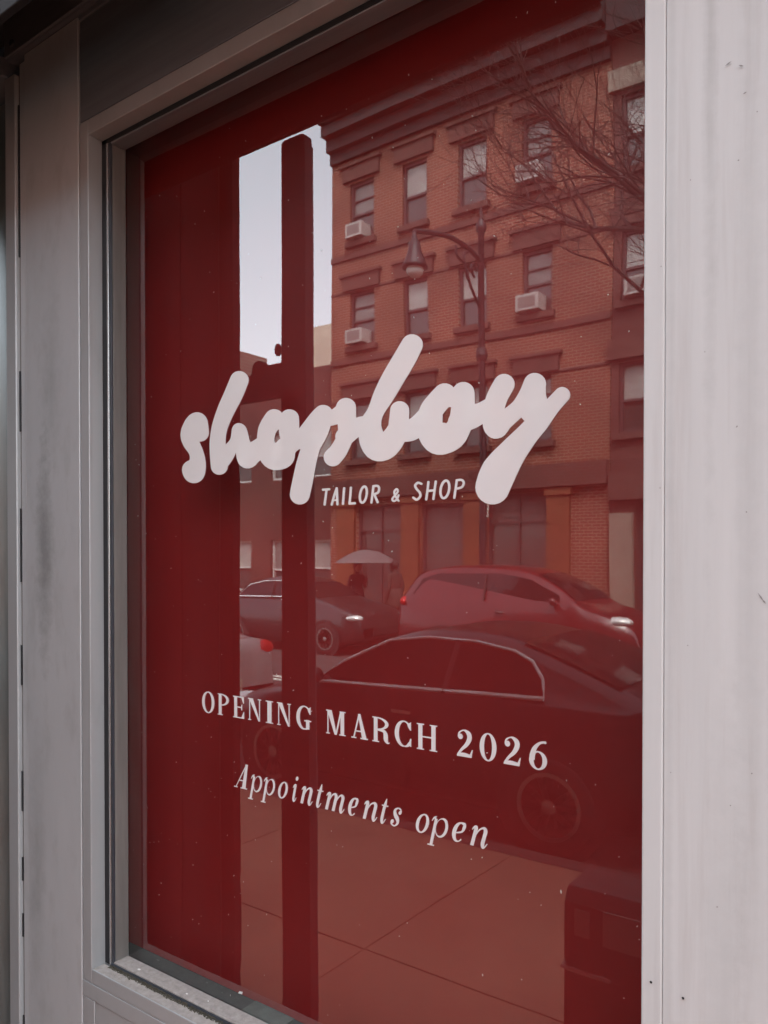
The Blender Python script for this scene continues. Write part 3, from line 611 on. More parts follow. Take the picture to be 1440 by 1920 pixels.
t = empty('white_pilaster', (0, -0.1, SW), 0, 'broad white painted pilaster filling the right side beside the window', 'pilaster')
YP = -0.150
part(t, MB().box(-0.3950, -0.3632, YP - 0.0008, 0.02, SW, 4.6), 'trim_strip', M['white_paint'], bevel=0.003)
part(t, MB().box(-0.3628, 0.9, YP + 0.0004, 0.02, SW, 4.6), 'face_panel', M['white_worn'], bevel=0.0015)
for px, py, r in ((1221, 1841, 0.0021), (1281, 1871, 0.0020)):
    x, z = on_glass(px, py, YP); part(t, MB().lathe([(r, YP - 0.0012), (r * 0.9, YP - 0.0016)], (x, 0, z), 'Y', 10), 'screw_hole', M['hole'])
sc = MB()
for px, py, l, a in ((1427, 1120, 0.016, -1.0), (1433, 1128, 0.008, -0.9), (1385, 301, 0.003, 0), (1397, 175, 0.006, 0.3), (1240, 500, 0.002, 0), (1382, 800, 0.004, .8), (1295, 338, 0.002, 0), (1366, 120, 0.010, .4), (1390, 124, 0.008, -.5), (1322, 660, 0.0018, 0), (1238, 915, 0.002, 1), (1370, 1510, 0.002, 0), (1410, 1450, 0.003, 1), (1258, 1448, 0.002, 0), (1420, 210, 0.002, 0), (1345, 1700, 0.003, 0.5), (1290, 1210, 0.002, 0), (1400, 960, 0.0025, 2)):
    x, z = on_glass(px, py, YP); r = 0.0011
    sc.add([(x + l / 2 * math.cos(a) , YP - 0.0012, z + l / 2 * math.sin(a)), (x - r * math.sin(a), YP - 0.0012, z + r * math.cos(a)), (x - l / 2 * math.cos(a), YP - 0.0012, z - l / 2 * math.sin(a)), (x + r * math.sin(a), YP - 0.0012, z - r * math.cos(a))], [(0, 1, 2, 3)])
part(t, sc, 'scuff_mark', M['scuff'], kind='stuff')

# awning box over the shop front: valance, roof and added end closure, all above the picture
t = empty('awning', (-2.0, -0.3, 3.36), 0, 'dark awning box above the shop window, its straight lower edge mirrored in the glass', 'awning')
part(t, MB().box(-7.0, 3.0, -0.390, -0.370, 3.262, 3.90), 'valance', M['canopy'], bevel=0.003)
part(t, MB().box(-7.0, 3.0, -0.369, -0.012, 3.76, 3.90), 'roof', M['canopy'])  # unseen run lengthened to the left to darken the column top
part(t, MB().box(2.98, 2.999, -0.369, -0.16, 3.262, 3.759), 'end_board', M['canopy'])  # unseen closure, added to keep open sky off the header
part(t, MB().box(-3.1, 0.3, -0.115, -0.005, 3.6605, 3.7445), 'wall_batten', M['soffit'])
# free-standing dark frame on the pavement: post, rail, boards
t = empty('hoarding_frame', (-2.4, -1.0, SW), 0, 'dark timber frame of post, rail and boards, mirrored at the left of the glass', 'hoarding')
def round_rect(x0, x1, z0, z1, r, taper=0.0, n=5):
    q = [(x0, z0), (x1 + taper, z0)]
    for k in range(n + 1):
        a = math.pi / 2 * k / n; q.append((x1 - r + r * math.cos(a), z1 - r + r * math.sin(a)))
    for k in range(n + 1):
        a = math.pi / 2 + math.pi / 2 * k / n; q.append((x0 + r + r * math.cos(a), z1 - r + r * math.sin(a)))
    return q
part(t, MB().prism(round_rect(-2.245, -2.118, SW, 3.688, 0.02, 0.033), -1.03, -0.985), 'post', M['canopy'], bevel=0.003)
part(t, MB().prism(round_rect(-2.232, -2.13, SW, 3.66, 0.01, 0.03), -1.05, -1.031), 'post_cover', M['side_edge'])
rl = [(-2.56, 2.66), (-2.244, 2.66), (-2.244, 2.797), (-2.36, 2.797)] + [(-2.385 + 0.035 * math.cos(a), 2.797 + 0.028 * math.sin(a)) for a in (0.35, 1.0, 1.6, 2.2, 2.8)] + [(-2.425, 2.77), (-2.56, 2.77)]
part(t, MB().prism(rl, -1.025, -0.99), 'cross_rail', M['canopy'], bevel=0.002)
part(t, MB().tube([(-2.245, -1.005, 2.855), (-2.268, -1.005, 2.855)], 0.006, 8).ell((-2.280, -1.005, 2.855), (0.017, 0.016, 0.026), 12, 8), 'bolt_knob', M['canopy'], smooth=True)
random.seed(3)
edge = [(-2.476 + random.uniform(-0.0009, 0.0009) - (random.choice((0.006, 0.012)) if random.random() < 0.09 else 0), SW + k * 3.85 / 70) for k in range(71)]
part(t, MB().prism([(-2.554, SW)] + edge + [(-2.554, SW + 3.85)], -0.975, -0.935), 'front_board', M['side'])
part(t, MB().box(-2.604, -2.5555, -0.985, -0.935, SW, 3.95), 'corner_strip', M['side_edge'], bevel=0.004)
for k in range(4):
    part(t, MB().box(-2.60, -2.56, -0.933 + k * 0.2, -0.933 + k * 0.2 + 0.196, SW, 3.95), 'side_board', M['side'], bevel=0.004)

# the rest of the shop's own building
t = empty('storefront_building', (0, 0.2, SW), 0, 'plain dark masonry front of the building that holds the shop', 'building')
part(t, MB().box(-14, 14, 0.0, 0.5, 4.61, 12.5), 'upper_wall', M['brick3'])
part(t, MB().box(-14, 14, 0.01, 0.5, 3.62, 4.60), 'sign_band', M['soffit'])
part(t, MB().box(-14, -3.21, 0.0, 0.5, SW, 3.61), 'side_wall', M['brick3'])
part(t, MB().box(0.91, 14, -0.05, 0.5, SW, 4.60), 'side_wall', M['white_paint'])
MB().box(-3.2, 0.9, 0.5, 0.55, 0.0, 3.61).box(-3.2, 0.9, 0.06, 0.5, 3.25, 3.3).build('interior_wall', M['interior'], kind='structure')

# ------------------------------------------------------------------ across the street
def facade(name, label, x0, x1, z1, wall, openings, depth=9, Y=FACADE, dark=True):
    """A building with real openings: openings are (xa, xb, za, zb, kind)."""
    b = empty(name, ((x0 + x1) / 2, Y, SW), 0, label, 'building')
    xs = sorted({x0, x1, *[o[0] for o in openings], *[o[1] for o in openings]}); zs = sorted({0.0, z1, *[o[2] for o in openings], *[o[3] for o in openings]})
    mb = MB(); idx = {}
    def vid(i, k):
        if (i, k) not in idx: idx[(i, k)] = len(mb.v); mb.v.append((xs[i], Y, zs[k]))
        return idx[(i, k)]
    for i in range(len(xs) - 1):
        for k in range(len(zs) - 1):
            cx, cz = (xs[i] + xs[i + 1]) / 2, (zs[k] + zs[k + 1]) / 2
            if any(o[0] < cx < o[1] and o[2] < cz < o[3] for o in openings): continue
            mb.f.append((vid(i, k), vid(i + 1, k), vid(i + 1, k + 1), vid(i, k + 1))); mb.m.append(0)
    for xa, xb, za, zb, kd in openings:
        d = 0.2
        mb.add([(xa, Y, za), (xb, Y, za), (xb, Y, zb), (xa, Y, zb), (xa, Y - d, za), (xb, Y - d, za), (xb, Y - d, zb), (xa, Y - d, zb)], [(0, 1, 5, 4), (1, 2, 6, 5), (2, 3, 7, 6), (3, 0, 4, 7)])
    mb.add([(x0, Y, 0), (x0, Y, z1), (x0, Y - depth, z1), (x0, Y - depth, 0), (x1, Y, 0), (x1, Y, z1), (x1, Y - depth, z1), (x1, Y - depth, 0)], [(0, 1, 2, 3), (4, 7, 6, 5), (1, 5, 6, 2), (3, 2, 6, 7)])
    part(b, mb, 'wall', wall)
    for xa, xb, za, zb, kd in openings:
        w_ = 0.07; fm = M['frame_white'] if kd == 'white' else M['frame_dark']
        fr = MB().box(xa, xa + w_, Y - 0.19, Y - 0.10, za, zb).box(xb - w_, xb, Y - 0.19, Y - 0.10, za, zb).box(xa + w_, xb - w_, Y - 0.19, Y - 0.10, za, za + w_).box(xa + w_, xb - w_, Y - 0.19, Y - 0.10, zb - w_, zb)
        zm = (za + zb) / 2 - (0.05 + 0.04 * (int(abs(xa * 5 + za)) % 3) if kd != 'shop' else -(zb - za) * 0.28)
        if kd == 'shop':
            fr.box(xa + w_, xb - w_, Y - 0.185, Y - 0.11, zm - 0.03, zm + 0.03); fr.box((xa + xb) / 2 - 0.03, (xa + xb) / 2 + 0.03, Y - 0.18, Y - 0.115, za + w_, zb - w_)
        else:
            fr.box(xa + w_, xb - w_, Y - 0.188, Y - 0.105, zm - 0.03, zm + 0.03)
            if kd == 'tri': fr.box(xa + w_, xb - w_, Y - 0.186, Y - 0.12, za + (zb - za) * 0.72 - 0.02, za + (zb - za) * 0.72 + 0.02)
        f = part(b, fr, 'window', fm)
        up = part(b, MB().box(xa + 0.01, xb - 0.01, Y - 0.185, Y - 0.165, zm, zb - 0.01), 'upper_pane', (M['blind'], M['blind_dim'], M['blind'])[int(abs(xa * 7 + za * 3)) % 3] if kd in ('res', 'tri', 'white') else M['shutter'])
        lo = part(b, MB().box(xa + 0.01, xb - 0.01, Y - 0.197, Y - 0.175, za + 0.01, zm), 'lower_pane', M['pane'])
        for c in (up, lo): c.parent = f; c.matrix_parent_inverse = f.matrix_parent_inverse @ Matrix() ; c.matrix_parent_inverse = Matrix()
    return b
rows = ((11.1, 12.75), (8.05, 9.62), (4.85, 6.5)); cols = ((-14.36, -13.47), (-12.48, -11.66), (-10.70, -9.85), (-8.87, -8.10))
op = [(xa, xb, za, zb, 'tri' if i in (0, 3) else 'res') for za, zb in rows for i, (xa, xb) in enumerate(cols)]
op += [(-14.07, -12.47, 0.3, 3.5, 'shop'), (-11.88, -10.56, 0.14, 3.45, 'door'), (-9.9, -8.2, 0.3, 3.6, 'shop')]
b1 = facade('brick_building', 'orange red brick row building with four columns of windows, mirrored in the glass', -15.05, -6.62, 15.2, M['brick'], op)
Yf = FACADE
for za, zb in rows:
    for xa, xb in cols:
        part(b1, MB().box(xa - 0.22, xb + 0.22, Yf + 0.002, Yf + 0.10, zb + 0.06, zb + 0.46).box(xa - 0.30, xb + 0.30, Yf + 0.002, Yf + 0.16, zb + 0.46, zb + 0.54), 'lintel', M['stone'])
        part(b1, MB().box(xa - 0.1, xb + 0.1, Yf + 0.002, Yf + 0.14, za - 0.16, za - 0.01), 'window_ledge', M['stone'])
for z in (10.72, 7.68): part(b1, MB().box(-15.04, -6.63, Yf + 0.001, Yf + 0.06, z - 0.10, z + 0.06), 'belt_course', M['stone'])
for z in (9.64, 6.52): part(b1, MB().box(-15.04, -6.63, Yf + 0.001, Yf + 0.03, z, z + 0.06), 'belt_course', M['stone'])
cn = MB().box(-15.05, -6.62, Yf + 0.002, Yf + 0.12, 13.45, 13.75).box(-15.05, -6.62, Yf + 0.002, Yf + 0.30, 13.76, 14.10).box(-15.05, -6.62, Yf + 0.002, Yf + 0.55, 14.11, 14.42).box(-15.05, -6.62, Yf + 0.002, Yf + 0.68, 14.43, 14.70)
part(b1, cn, 'cornice', M['cornice'])
for xa, xb in ((-14.72, -14.09), (-12.45, -11.90), (-10.54, -9.92), (-8.18, -7.58)):
    part(b1, MB().box(xa, xb, Yf + 0.002, Yf + 0.12, 0.14, 3.5).box(xa - 0.05, xb + 0.05, Yf + 0.002, Yf + 0.17, 3.5, 3.68), 'shop_pier', M['shop_pier'])
part(b1, MB().box(-15.04, -6.63, Yf + 0.002, Yf + 0.22, 3.70, 4.25), 'shop_fascia', M['brick2'])
part(b1, MB().box(-9.92, -9.78, Yf + 0.125, Yf + 0.3, 3.02, 3.35), 'wall_lamp', M['lamp_glass'])
op2 = [(xa, xa + 1.15, za, zb, 'res') for za, zb in ((10.9, 12.6), (7.9, 9.5), (4.85, 6.5)) for xa in (-6.42, -4.2, -2.0, 0.2, 2.4)] + [(-6.0, -3.2, 0.2, 3.2, 'shop'), (-2.6, 1.0, 0.2, 3.2, 'shop'), (1.6, 4.4, 0.2, 3.2, 'shop')]
b2 = facade('dull_brick_building', 'duller brick building with pale lintels at the right of the mirrored row', -6.6, 5.2, 15.0, M['brick2'], op2)
for xa, xb, za, zb, kd in op2[:15]:
    part(b2, MB().box(xa - 0.25, xb + 0.25, Yf + 0.002, Yf + 0.12, zb + 0.08, zb + 0.55), 'lintel', M['pale_stone'] if zb > 12 else M['stone'])
    part(b2, MB().box(xa - 0.1, xb + 0.1, Yf + 0.002, Yf + 0.14, za - 0.16, za - 0.01), 'window_ledge', M['stone'])
part(b2, MB().box(-6.59, 5.19, Yf + 0.002, Yf + 0.4, 13.9, 14.6), 'cornice', M['cornice'])
part(b2, MB().box(-7.17 + 0.6, -6.05, Yf + 0.002, Yf + 0.15, 0.14, 3.0), 'shop_pier', M['pale_stone'])
part(b2, MB().box(-6.58, 5.18, Yf + 0.002, Yf + 0.2, 3.3, 3.9), 'shop_fascia', M['stone'])
op3 = [(xa, xa + 1.1, za, zb, 'white') for za, zb in ((4.6, 6.2), (0.9, 2.6)) for xa in (-20.6, -18.6, -17.0)]
facade('low_brick_building', 'low dark red brick building with white window frames beyond the gap', -27.0, -15.3, 8.0, M['brick2'], op3, Y=-17.5)
op4 = [(-64 + k * 2.4, -62.8 + k * 2.4, za, za + 1.7, 'res') for k in range(3) for za in (3, 7)]
facade('far_beige_building', 'plain beige block far beyond the low brick building', -57, -44, 25.6, M['beige'], [(-55.5 + 2.6 * k, -54.1 + 2.6 * k, z, z + 1.8, 'res') for k in range(4) for z in (4, 9, 14, 19)], Y=-60, depth=14)
facade('terrace_building', 'long low brick terrace further along the mirrored street', -70, -27.2, 11.6, M['brick3'], [(-68 + 3.2 * k, -66.6 + 3.2 * k, z, z + 1.7, 'res') for k in range(12) for z in (1.2, 4.6)], Y=-17.0)
facade('corner_building', 'tall brown brick building along the street to the right', 5.4, 40, 15.0, M['brick3'], [(7 + 3.2 * k, 8.4 + 3.2 * k, z, z + 1.7, 'res') for k in range(10) for z in (1.2, 4.9, 8.1, 11.2)])

# air conditioners hanging in the windows opposite
ac = empty('air_conditioner', (0, 0, 0), 0, 'x', 'air conditioner', 'air conditioners in the windows opposite')
MB().box(-0.30, 0.30, -0.16, 0.30, 0.0, 0.40).build('case', M['ac'], ac, bevel=0.015)
MB().box(-0.22, 0.22, 0.301, 0.306, 0.07, 0.33).build('grille', M['ac_grille'], ac)
MB().box(-0.04, 0.04, -0.1, 0.22, -0.05, -0.001).build('bracket', M['frame_dark'], ac)
acs = [(-14.02, 11.13, 'air conditioner in the top window nearest the sky gap'), (-8.62, 11.17, 'air conditioner in the top window behind the bare branches'), (-14.02, 8.08, 'air conditioner just above the letter p, second window row'), (-8.62, 8.09, 'air conditioner in the second row window right of the street lamp'), (-5.95, 7.93, 'air conditioner at the right edge of the glass')]
for i, (x, z, lb) in enumerate(acs):
    o = ac if i == 0 else copy_tree(ac); o.location = (x, FACADE - 0.02, z); o['label'] = lb

# street lamp on the far kerb
t = empty('street_lamp', (-8.25, -13.35, SW), 0, 'black bishop style street lamp with a bell lantern hanging from its arm', 'street lamp')
part(t, MB().lathe([(0.20, SW), (0.20, 0.5), (0.12, 0.9), (0.085, 1.2), (0.075, 5), (0.065, 8.9), (0.11, 8.95), (0.11, 9.05), (0.03, 9.2), (0.015, 9.45)], (-8.25, -13.35, 0), n=14), 'pole', M['lamp'], smooth=True)
part(t, MB().lathe([(0.11, 6.2), (0.13, 6.3), (0.11, 6.45)], (-8.25, -13.35, 0), n=14), 'pole_ring', M['lamp'])
arm = [(-8.25, -13.35, 8.30), (-8.27, -12.9, 8.42), (-8.30, -12.2, 8.44), (-8.33, -11.5, 8.30), (-8.35, -11.0, 8.16)]
part(t, MB().tube(smooth(arm), 0.05, 8), 'arm', M['lamp'])
part(t, MB().tube(smooth([(-8.26, -13.33, 7.3), (-8.28, -12.95, 7.7), (-8.29, -12.7, 8.2), (-8.28, -12.85, 8.36)]), 0.035, 6).tube(smooth([(-8.29, -12.75, 8.1), (-8.29, -12.45, 8.15), (-8.3, -12.4, 8.35)]), 0.03, 6).tube(smooth([(-8.27, -13.1, 7.9), (-8.27, -12.95, 8.05), (-8.27, -13.1, 8.2), (-8.27, -13.2, 8.05)]), 0.03, 6), 'scroll_bracket', M['lamp'])
part(t, MB().lathe([(0.03, 8.18), (0.05, 8.05), (0.06, 7.98), (0.11, 7.95), (0.13, 7.80), (0.19, 7.62), (0.24, 7.52), (0.25, 7.47)], (-8.35, -11.0, 0), n=18), 'lantern_hood', M['lamp'], smooth=True)
part(t, MB().ell((-8.35, -11.0, 7.43), (0.17, 0.17, 0.15), 14, 10), 'globe', M['lamp_glass'], smooth=True)

# bare tree in the pavement in front of the pilaster
random.seed(21)
t = empty('bare_tree', (-1.0, -2.6, SW), 0, 'leafless street tree whose thin branches cross the mirrored brick front', 'tree')
trunk = smooth([(-1.0, -2.6, SW), (-1.02, -2.62, 1.2), (-0.98, -2.6, 2.4), (-1.05, -2.66, 3.5)])
part(t, MB().tube(trunk, [0.10 - 0.035 * i / (len(trunk) - 1) for i in range(len(trunk))], 10), 'trunk', M['bark'], smooth=True)
lim, twg = MB(), MB()
def grow(p, d, L, r, lvl):
    pts, rad = [p], [r]; n = 6 if lvl < 2 else 4; q = d.copy()
    for i in range(n):
        q = (q + Vector((random.gauss(0, .16), random.gauss(0, .16), random.gauss(0.015, .14)))).normalized(); p = p + q * L / n
        if p.y > -1.25: p.y = -1.25
        if p.x < -2.6: break
        pts.append(p); rad.append(max(0.0013, r * (1 - 0.72 * (i + 1) / n)))
    if len(pts) < 3: return
    n = len(pts) - 1
    (lim if lvl < 2 else twg).tube(pts, rad, 6 if lvl < 2 else 4)
    if lvl < 3:
        for k in range((6, 6, 5)[lvl]):
            i = random.randint(1, n); a = random.uniform(0.5, 1.0); ax = q.orthogonal(); ax.rotate(Matrix.Rotation(random.uniform(0, 6.28), 3, q))
            nd = (q * math.cos(a) + ax.normalized() * math.sin(a) + Vector((-0.16, 0, 0.22))).normalized()
            grow(pts[i], nd, L * random.uniform(0.45, 0.72), rad[i] * 0.62 + 0.0008, lvl + 1)
for d, L, r in (((-0.62, -0.35, 0.72), 2.0, 0.022), ((-0.75, -0.1, 0.45), 1.6, 0.018), ((0.1, -0.5, 0.9), 2.2, 0.025), ((-0.3, -0.7, 0.8), 2.2, 0.02), ((0.6, -0.2, 0.8), 1.8, 0.02), ((-0.85, -0.3, 0.5), 1.5, 0.014)):
    grow(Vector(trunk[-1 if random.random() < .7 else -3]), Vector(d).normalized(), L, r, 0)
part(t, lim, 'branch', M['bark'], kind='stuff'); part(t, twg, 'twig', M['bark'], kind='stuff')

# dark newspaper box on the pavement
t = empty('newspaper_box', (-0.95, -1.2, SW), 0, 'dark metal newspaper box mirrored low at the right of the window', 'newspaper box')
part(t, MB().prism([(-1.26, 0.32), (-1.02, 0.32), (-1.02, 0.90), (-1.05, 0.945), (-1.22, 0.945), (-1.26, 0.90)], 0, 1), 'body', M['bin'], bevel=0.008)
bd = t.children[0]; me = bd.data
for v in me.vertices: x, y, z = v.co; v.co = (-1.035 + 0.33 * y, x, z)
bm_ = bmesh.new(); bm_.from_mesh(me); bmesh.ops.recalc_face_normals(bm_, faces=bm_.faces); bm_.to_mesh(me); bm_.free()
part(t, MB().box(-0.995, -0.945, -1.0185, -1.014, 0.80, 0.885), 'window_panel', M['bin_face'])
part(t, MB().box(-0.90, -0.78, -1.0185, -1.014, 0.79, 0.90), 'window_panel', M['bin_face'])
part(t, MB().tube([(-1.03, -1.018, 0.70), (-1.03, -0.995, 0.70), (-0.87, -0.995, 0.70), (-0.87, -1.018, 0.70)], 0.008, 6), 'handle', M['chrome'])
for x in (-1.0, -0.74):
    for y in (-1.23, -1.06): part(t, MB().box(x - 0.02, x + 0.02, y - 0.02, y + 0.02, SW, 0.319), 'leg', M['bin'])

# ------------------------------------------------------------------ cars
def lerp(prof, x):
    for (a, za), (b, zb) in zip(prof, prof[1:]):
        lo, hi = min(a, b), max(a, b)
        if lo <= x <= hi:
            return za + (zb - za) * ((x - a) / (b - a) if b != a else 0)
    return prof[0][1] if abs(x - prof[0][0]) < abs(x - prof[-1][0]) else prof[-1][1]
def wheel(root, x, y, r, side, spokes=10):
    tyre = MB().lathe([(r * 0.66, -0.10), (r * 0.92, -0.105), (r, -0.07), (r, 0.07), (r * 0.92, 0.105), (r * 0.66, 0.10)], (x, y, r), 'Y', 28).build('wheel', M['tyre'], root, smooth=True)
    rim = MB().lathe([(r * 0.68, 0.09), (r * 0.68, 0.11), (r * 0.60, 0.11), (r * 0.58, 0.05), (0.01, 0.05)], (0, 0, 0), 'Y', 28)
    for k in range(spokes):
        a = 2 * math.pi * k / spokes
        rim.box(0.02, r * 0.62, 0.055, 0.10, -0.026, 0.026); n = 8
        for i in range(len(rim.v) - 8, len(rim.v)): X, Y_, Z = rim.v[i]; rim.v[i] = (X * math.cos(a) - Z * math.sin(a), Y_, X * math.sin(a) + Z * math.cos(a))
    rim.lathe([(0.05, 0.05), (0.05, 0.11), (0.01, 0.115)], (0, 0, 0), 'Y', 12)
    rim.v = [(X + x, Y_ * side + y, Z + r) for X, Y_, Z in rim.v]
    rim.build('rim', M['rim'], tyre)
def car(name, label, cat, paint, prof, belt, W, side_win, wheels, loc, rz, wr=0.33, shield=None, rear=None, trim='chrome', lights=None):
    root = empty(name, loc, rz, label, cat, 'cars in the mirrored street')
    sp = smooth(prof, 8); x0, x1 = sp[0][0], sp[-1][0]; xlo, xhi = min(x0, x1), max(x0, x1); N = 56
    K = 0.40
    def hw(x): 
        e = max(0, abs(x - (xlo + xhi) / 2) - (xhi - xlo) / 2 + 0.75) / 0.75; return W * (1 - 0.16 * e * e)
    def ring(x):
        zt = lerp(sp, x); w_ = hw(x); e = max(0, abs(x - (xlo + xhi) / 2) - (xhi - xlo) / 2 + 0.5) / 0.5; zb = 0.20 + 0.14 * e
        be = belt + 0.0
        h = [(0, zb), (w_ * 0.88, zb), (w_ * 0.975, zb + 0.12), (w_, 0.58), (w_ * 0.985, min(be, zt - 0.06))]
        if zt > be + 0.1:
            y2 = w_ * 0.95 - K * (zt - 0.09 - be); h += [(w_ * 0.95, be + 0.015), (y2, zt - 0.09), (y2 - 0.10, zt - 0.02), (y2 - 0.35, zt)]
        else: h += [(w_ * 0.95, zt - 0.045), (w_ * 0.90, zt - 0.02), (w_ * 0.78, zt - 0.004), (w_ * 0.4, zt)]
        h.append((0, zt)); return h
    vs, fs = [], []; xs = [xlo + (xhi - xlo) * (0.5 - 0.5 * math.cos(math.pi * i / N)) for i in range(N + 1)]
    for x in xs:
        h = ring(x); full = h + [(-y, z) for y, z in h[-2:0:-1]]
        vs += [(x, y, z) for y, z in full]; n = len(full)
    for i in range(N):
        for k in range(n): fs.append((i * n + k, i * n + (k + 1) % n, (i + 1) * n + (k + 1) % n, (i + 1) * n + k))
    fs += [tuple(range(n)), tuple(N * n + k for k in range(n))]
    MB().add(vs, fs).build('body', paint, root, smooth=True)
    def sy(x, z): return hw(x) * 0.95 - K * (z - belt) + 0.012
    for s in (1, -1):
        pl = [(x, s * sy(x, z), z) for x, z in side_win]; MB().add(pl, [tuple(range(len(pl)))]).build('side_window', M['car_glass'], root)
        if trim: MB().tube([(x, y + s * 0.002, z) for x, y, z in pl], 0.012, 6, closed=True).tube([(x, y + s * 0.006, z) for x, y, z in (pl[0], pl[-1])], 0.017, 6).build('window_trim', M['bright'], root)
        xm = sum(p[0] for p in side_win) / len(side_win); zb_ = min(p[1] for p in side_win)
        zz = max(p[1] for p in side_win) - 0.01; MB().tube([(xm, s * (sy(xm, belt) + 0.004), zb_), (xm - 0.05, s * (sy(xm, zz) + 0.004), zz)], 0.022, 6).build('door_pillar', M['tyre'], root)
        MB().box(xm + 0.25, xm + 0.42, s * (hw(xm) + 0.004) - 0.012, s * (hw(xm) + 0.004) + 0.012, belt - 0.17, belt - 0.145).build('door_handle', M['chrome'], root)
        fx = max(p[0] for p in side_win) - 0.02
        MB().ell((fx - 0.05, s * (hw(fx) + 0.06), belt + 0.05), (0.07, 0.10, 0.07), 10, 6).build('wing_mirror', paint, root, smooth=True)
        for wx in wheels:
            MB().lathe([(wr + 0.06, 0), (wr + 0.06, 0.004)], (wx, s * (hw(wx) + 0.002), wr), 'Y', 24).build('wheel_arch', M['tyre'], root); wheel(root, wx, s * (hw(wx) - 0.085), wr, s)
    for rng, nm in ((shield, 'windscreen'), (rear, 'rear_window')):
        if not rng: continue
        a, b = rng; vs, fs = [], []
        for i in range(7):
            x = a + (b - a) * i / 6; zt = lerp(sp, x); y = hw(x) * 0.95 - K * max(0, zt - 0.09 - belt) - 0.10
            for k in range(5): vs.append((x, y * (-1 + k / 2), zt + 0.008 - (0.012 if k in (0, 4) else 0)))
        for i in range(6):
            for k in range(4): fs.append((i * 5 + k, i * 5 + k + 1, i * 5 + k + 6, i * 5 + k + 5))
        MB().add(vs, fs).build(nm, M['car_glass'], root, smooth=True)
    for s in (1, -1):
        (xt, zt_), (xh, zh) = lights
        MB().ell((xt, s * hw(xt) * 0.86, zt_), (0.10, 0.17, 0.10), 12, 8).build('tail_light', M['tail'], root, smooth=True)
        MB().ell((xt + 0.03, s * (hw(xt) * 0.86 - 0.02), zt_ - 0.07), (0.10, 0.10, 0.035), 10, 6).build('reverse_light', M['headlamp'], root, smooth=True)
        MB().ell((xh, s * hw(xh) * 0.84, zh), (0.24, 0.16, 0.085), 12, 8).build('headlight', M['headlamp'], root, smooth=True)
    MB().box(xlo - 0.012, xlo + 0.02, -0.26, 0.26, 0.55, 0.68).build('number_plate', M['plate'], root)
    MB().box(xhi - 0.02, xhi + 0.012, -0.45, 0.45, 0.42, 0.58).build('grille', M['tyre'], root)
    MB().box(xlo - 0.02, xlo + 0.06, -0.7, 0.7, 0.40, 0.48).build('bumper_strip', M['chrome'] if trim else M['tyre'], root)
    return root
car('black_car', 'black saloon parked at the near kerb with chrome line round its windows', 'car', M['car_black'],
    [(2.05, 0.42), (2.0, 0.66), (1.55, 0.85), (0.95, 0.97), (0.5, 1.22), (0.1, 1.41), (-0.4, 1.47), (-0.9, 1.42), (-1.4, 1.27), (-1.85, 1.10), (-2.2, 0.98), (-2.26, 0.55)], 1.0, 0.88,
    [(0.83, 0.99), (0.55, 1.17), (0.15, 1.355), (-0.2, 1.40), (-0.6, 1.395), (-0.93, 1.35), (-1.08, 1.29), (-1.18, 1.18), (-1.21, 1.055)], (1.27, -1.265), (-3.505, -4.42, 0), math.pi, 0.34, (0.45, 0.92), (-0.95, -1.7), True, ((-2.14, 0.86), (1.8, 0.70)))
car('red_estate', 'dark red estate car by the far kerb, pale headlight facing right', 'car', M['car_red'],
    [(-2.35, 0.5), (-2.32, 1.1), (-2.08, 1.58), (-1.75, 1.79), (-1.0, 1.86), (0.0, 1.82), (0.5, 1.71), (1.05, 1.45), (1.4, 1.22), (1.9, 1.07), (2.25, 0.88), (2.35, 0.5)], 1.22, 0.92,
    [(-2.0, 1.32), (-1.82, 1.62), (-1.5, 1.71), (-0.2, 1.715), (0.4, 1.62), (1.0, 1.36), (1.02, 1.26)], (1.38, -1.32), (-6.5, -11.95, 0), 0, 0.36, (0.5, 1.3), (-2.25, -1.9), False, ((-2.2, 1.18), (1.98, 0.98)))
car('charcoal_car', 'charcoal car by the far kerb behind the dark post, nose toward the red one', 'car', M['car_grey'],
    [(-2.25, 0.5), (-2.2, 0.95), (-1.6, 1.08), (-1.2, 1.4), (-0.7, 1.57), (0.0, 1.6), (0.5, 1.45), (1.05, 1.15), (1.6, 1.02), (2.1, 0.85), (2.25, 0.45)], 1.08, 0.9,
    [(-1.35, 1.16), (-1.05, 1.42), (-0.6, 1.50), (0.0, 1.51), (0.45, 1.38), (0.85, 1.18)], (1.33, -1.3), (-11.95, -11.95, 0), 0, 0.34, (0.45, 1.0), (-1.55, -1.1), True, ((-2.08, 0.9), (1.95, 0.78)))
car('silver_car', 'silver car parked ahead of the black one, red tail light toward it', 'car', M['car_silver'],
    [(2.25, 0.42), (2.2, 0.66), (1.65, 0.88), (1.0, 1.0), (0.5, 1.25), (0.1, 1.43), (-0.5, 1.48), (-1.0, 1.42), (-1.5, 1.18), (-1.9, 1.10), (-2.22, 1.05), (-2.28, 0.55)], 1.03, 0.89,
    [(0.85, 1.05), (0.5, 1.22), (0.1, 1.36), (-0.5, 1.40), (-1.0, 1.33), (-1.3, 1.10)], (1.35, -1.3), (-8.66, -4.42, 0), math.pi, 0.33, (0.45, 0.95), (-1.05, -1.5), True, ((-2.16, 0.98), (2.0, 0.72)))

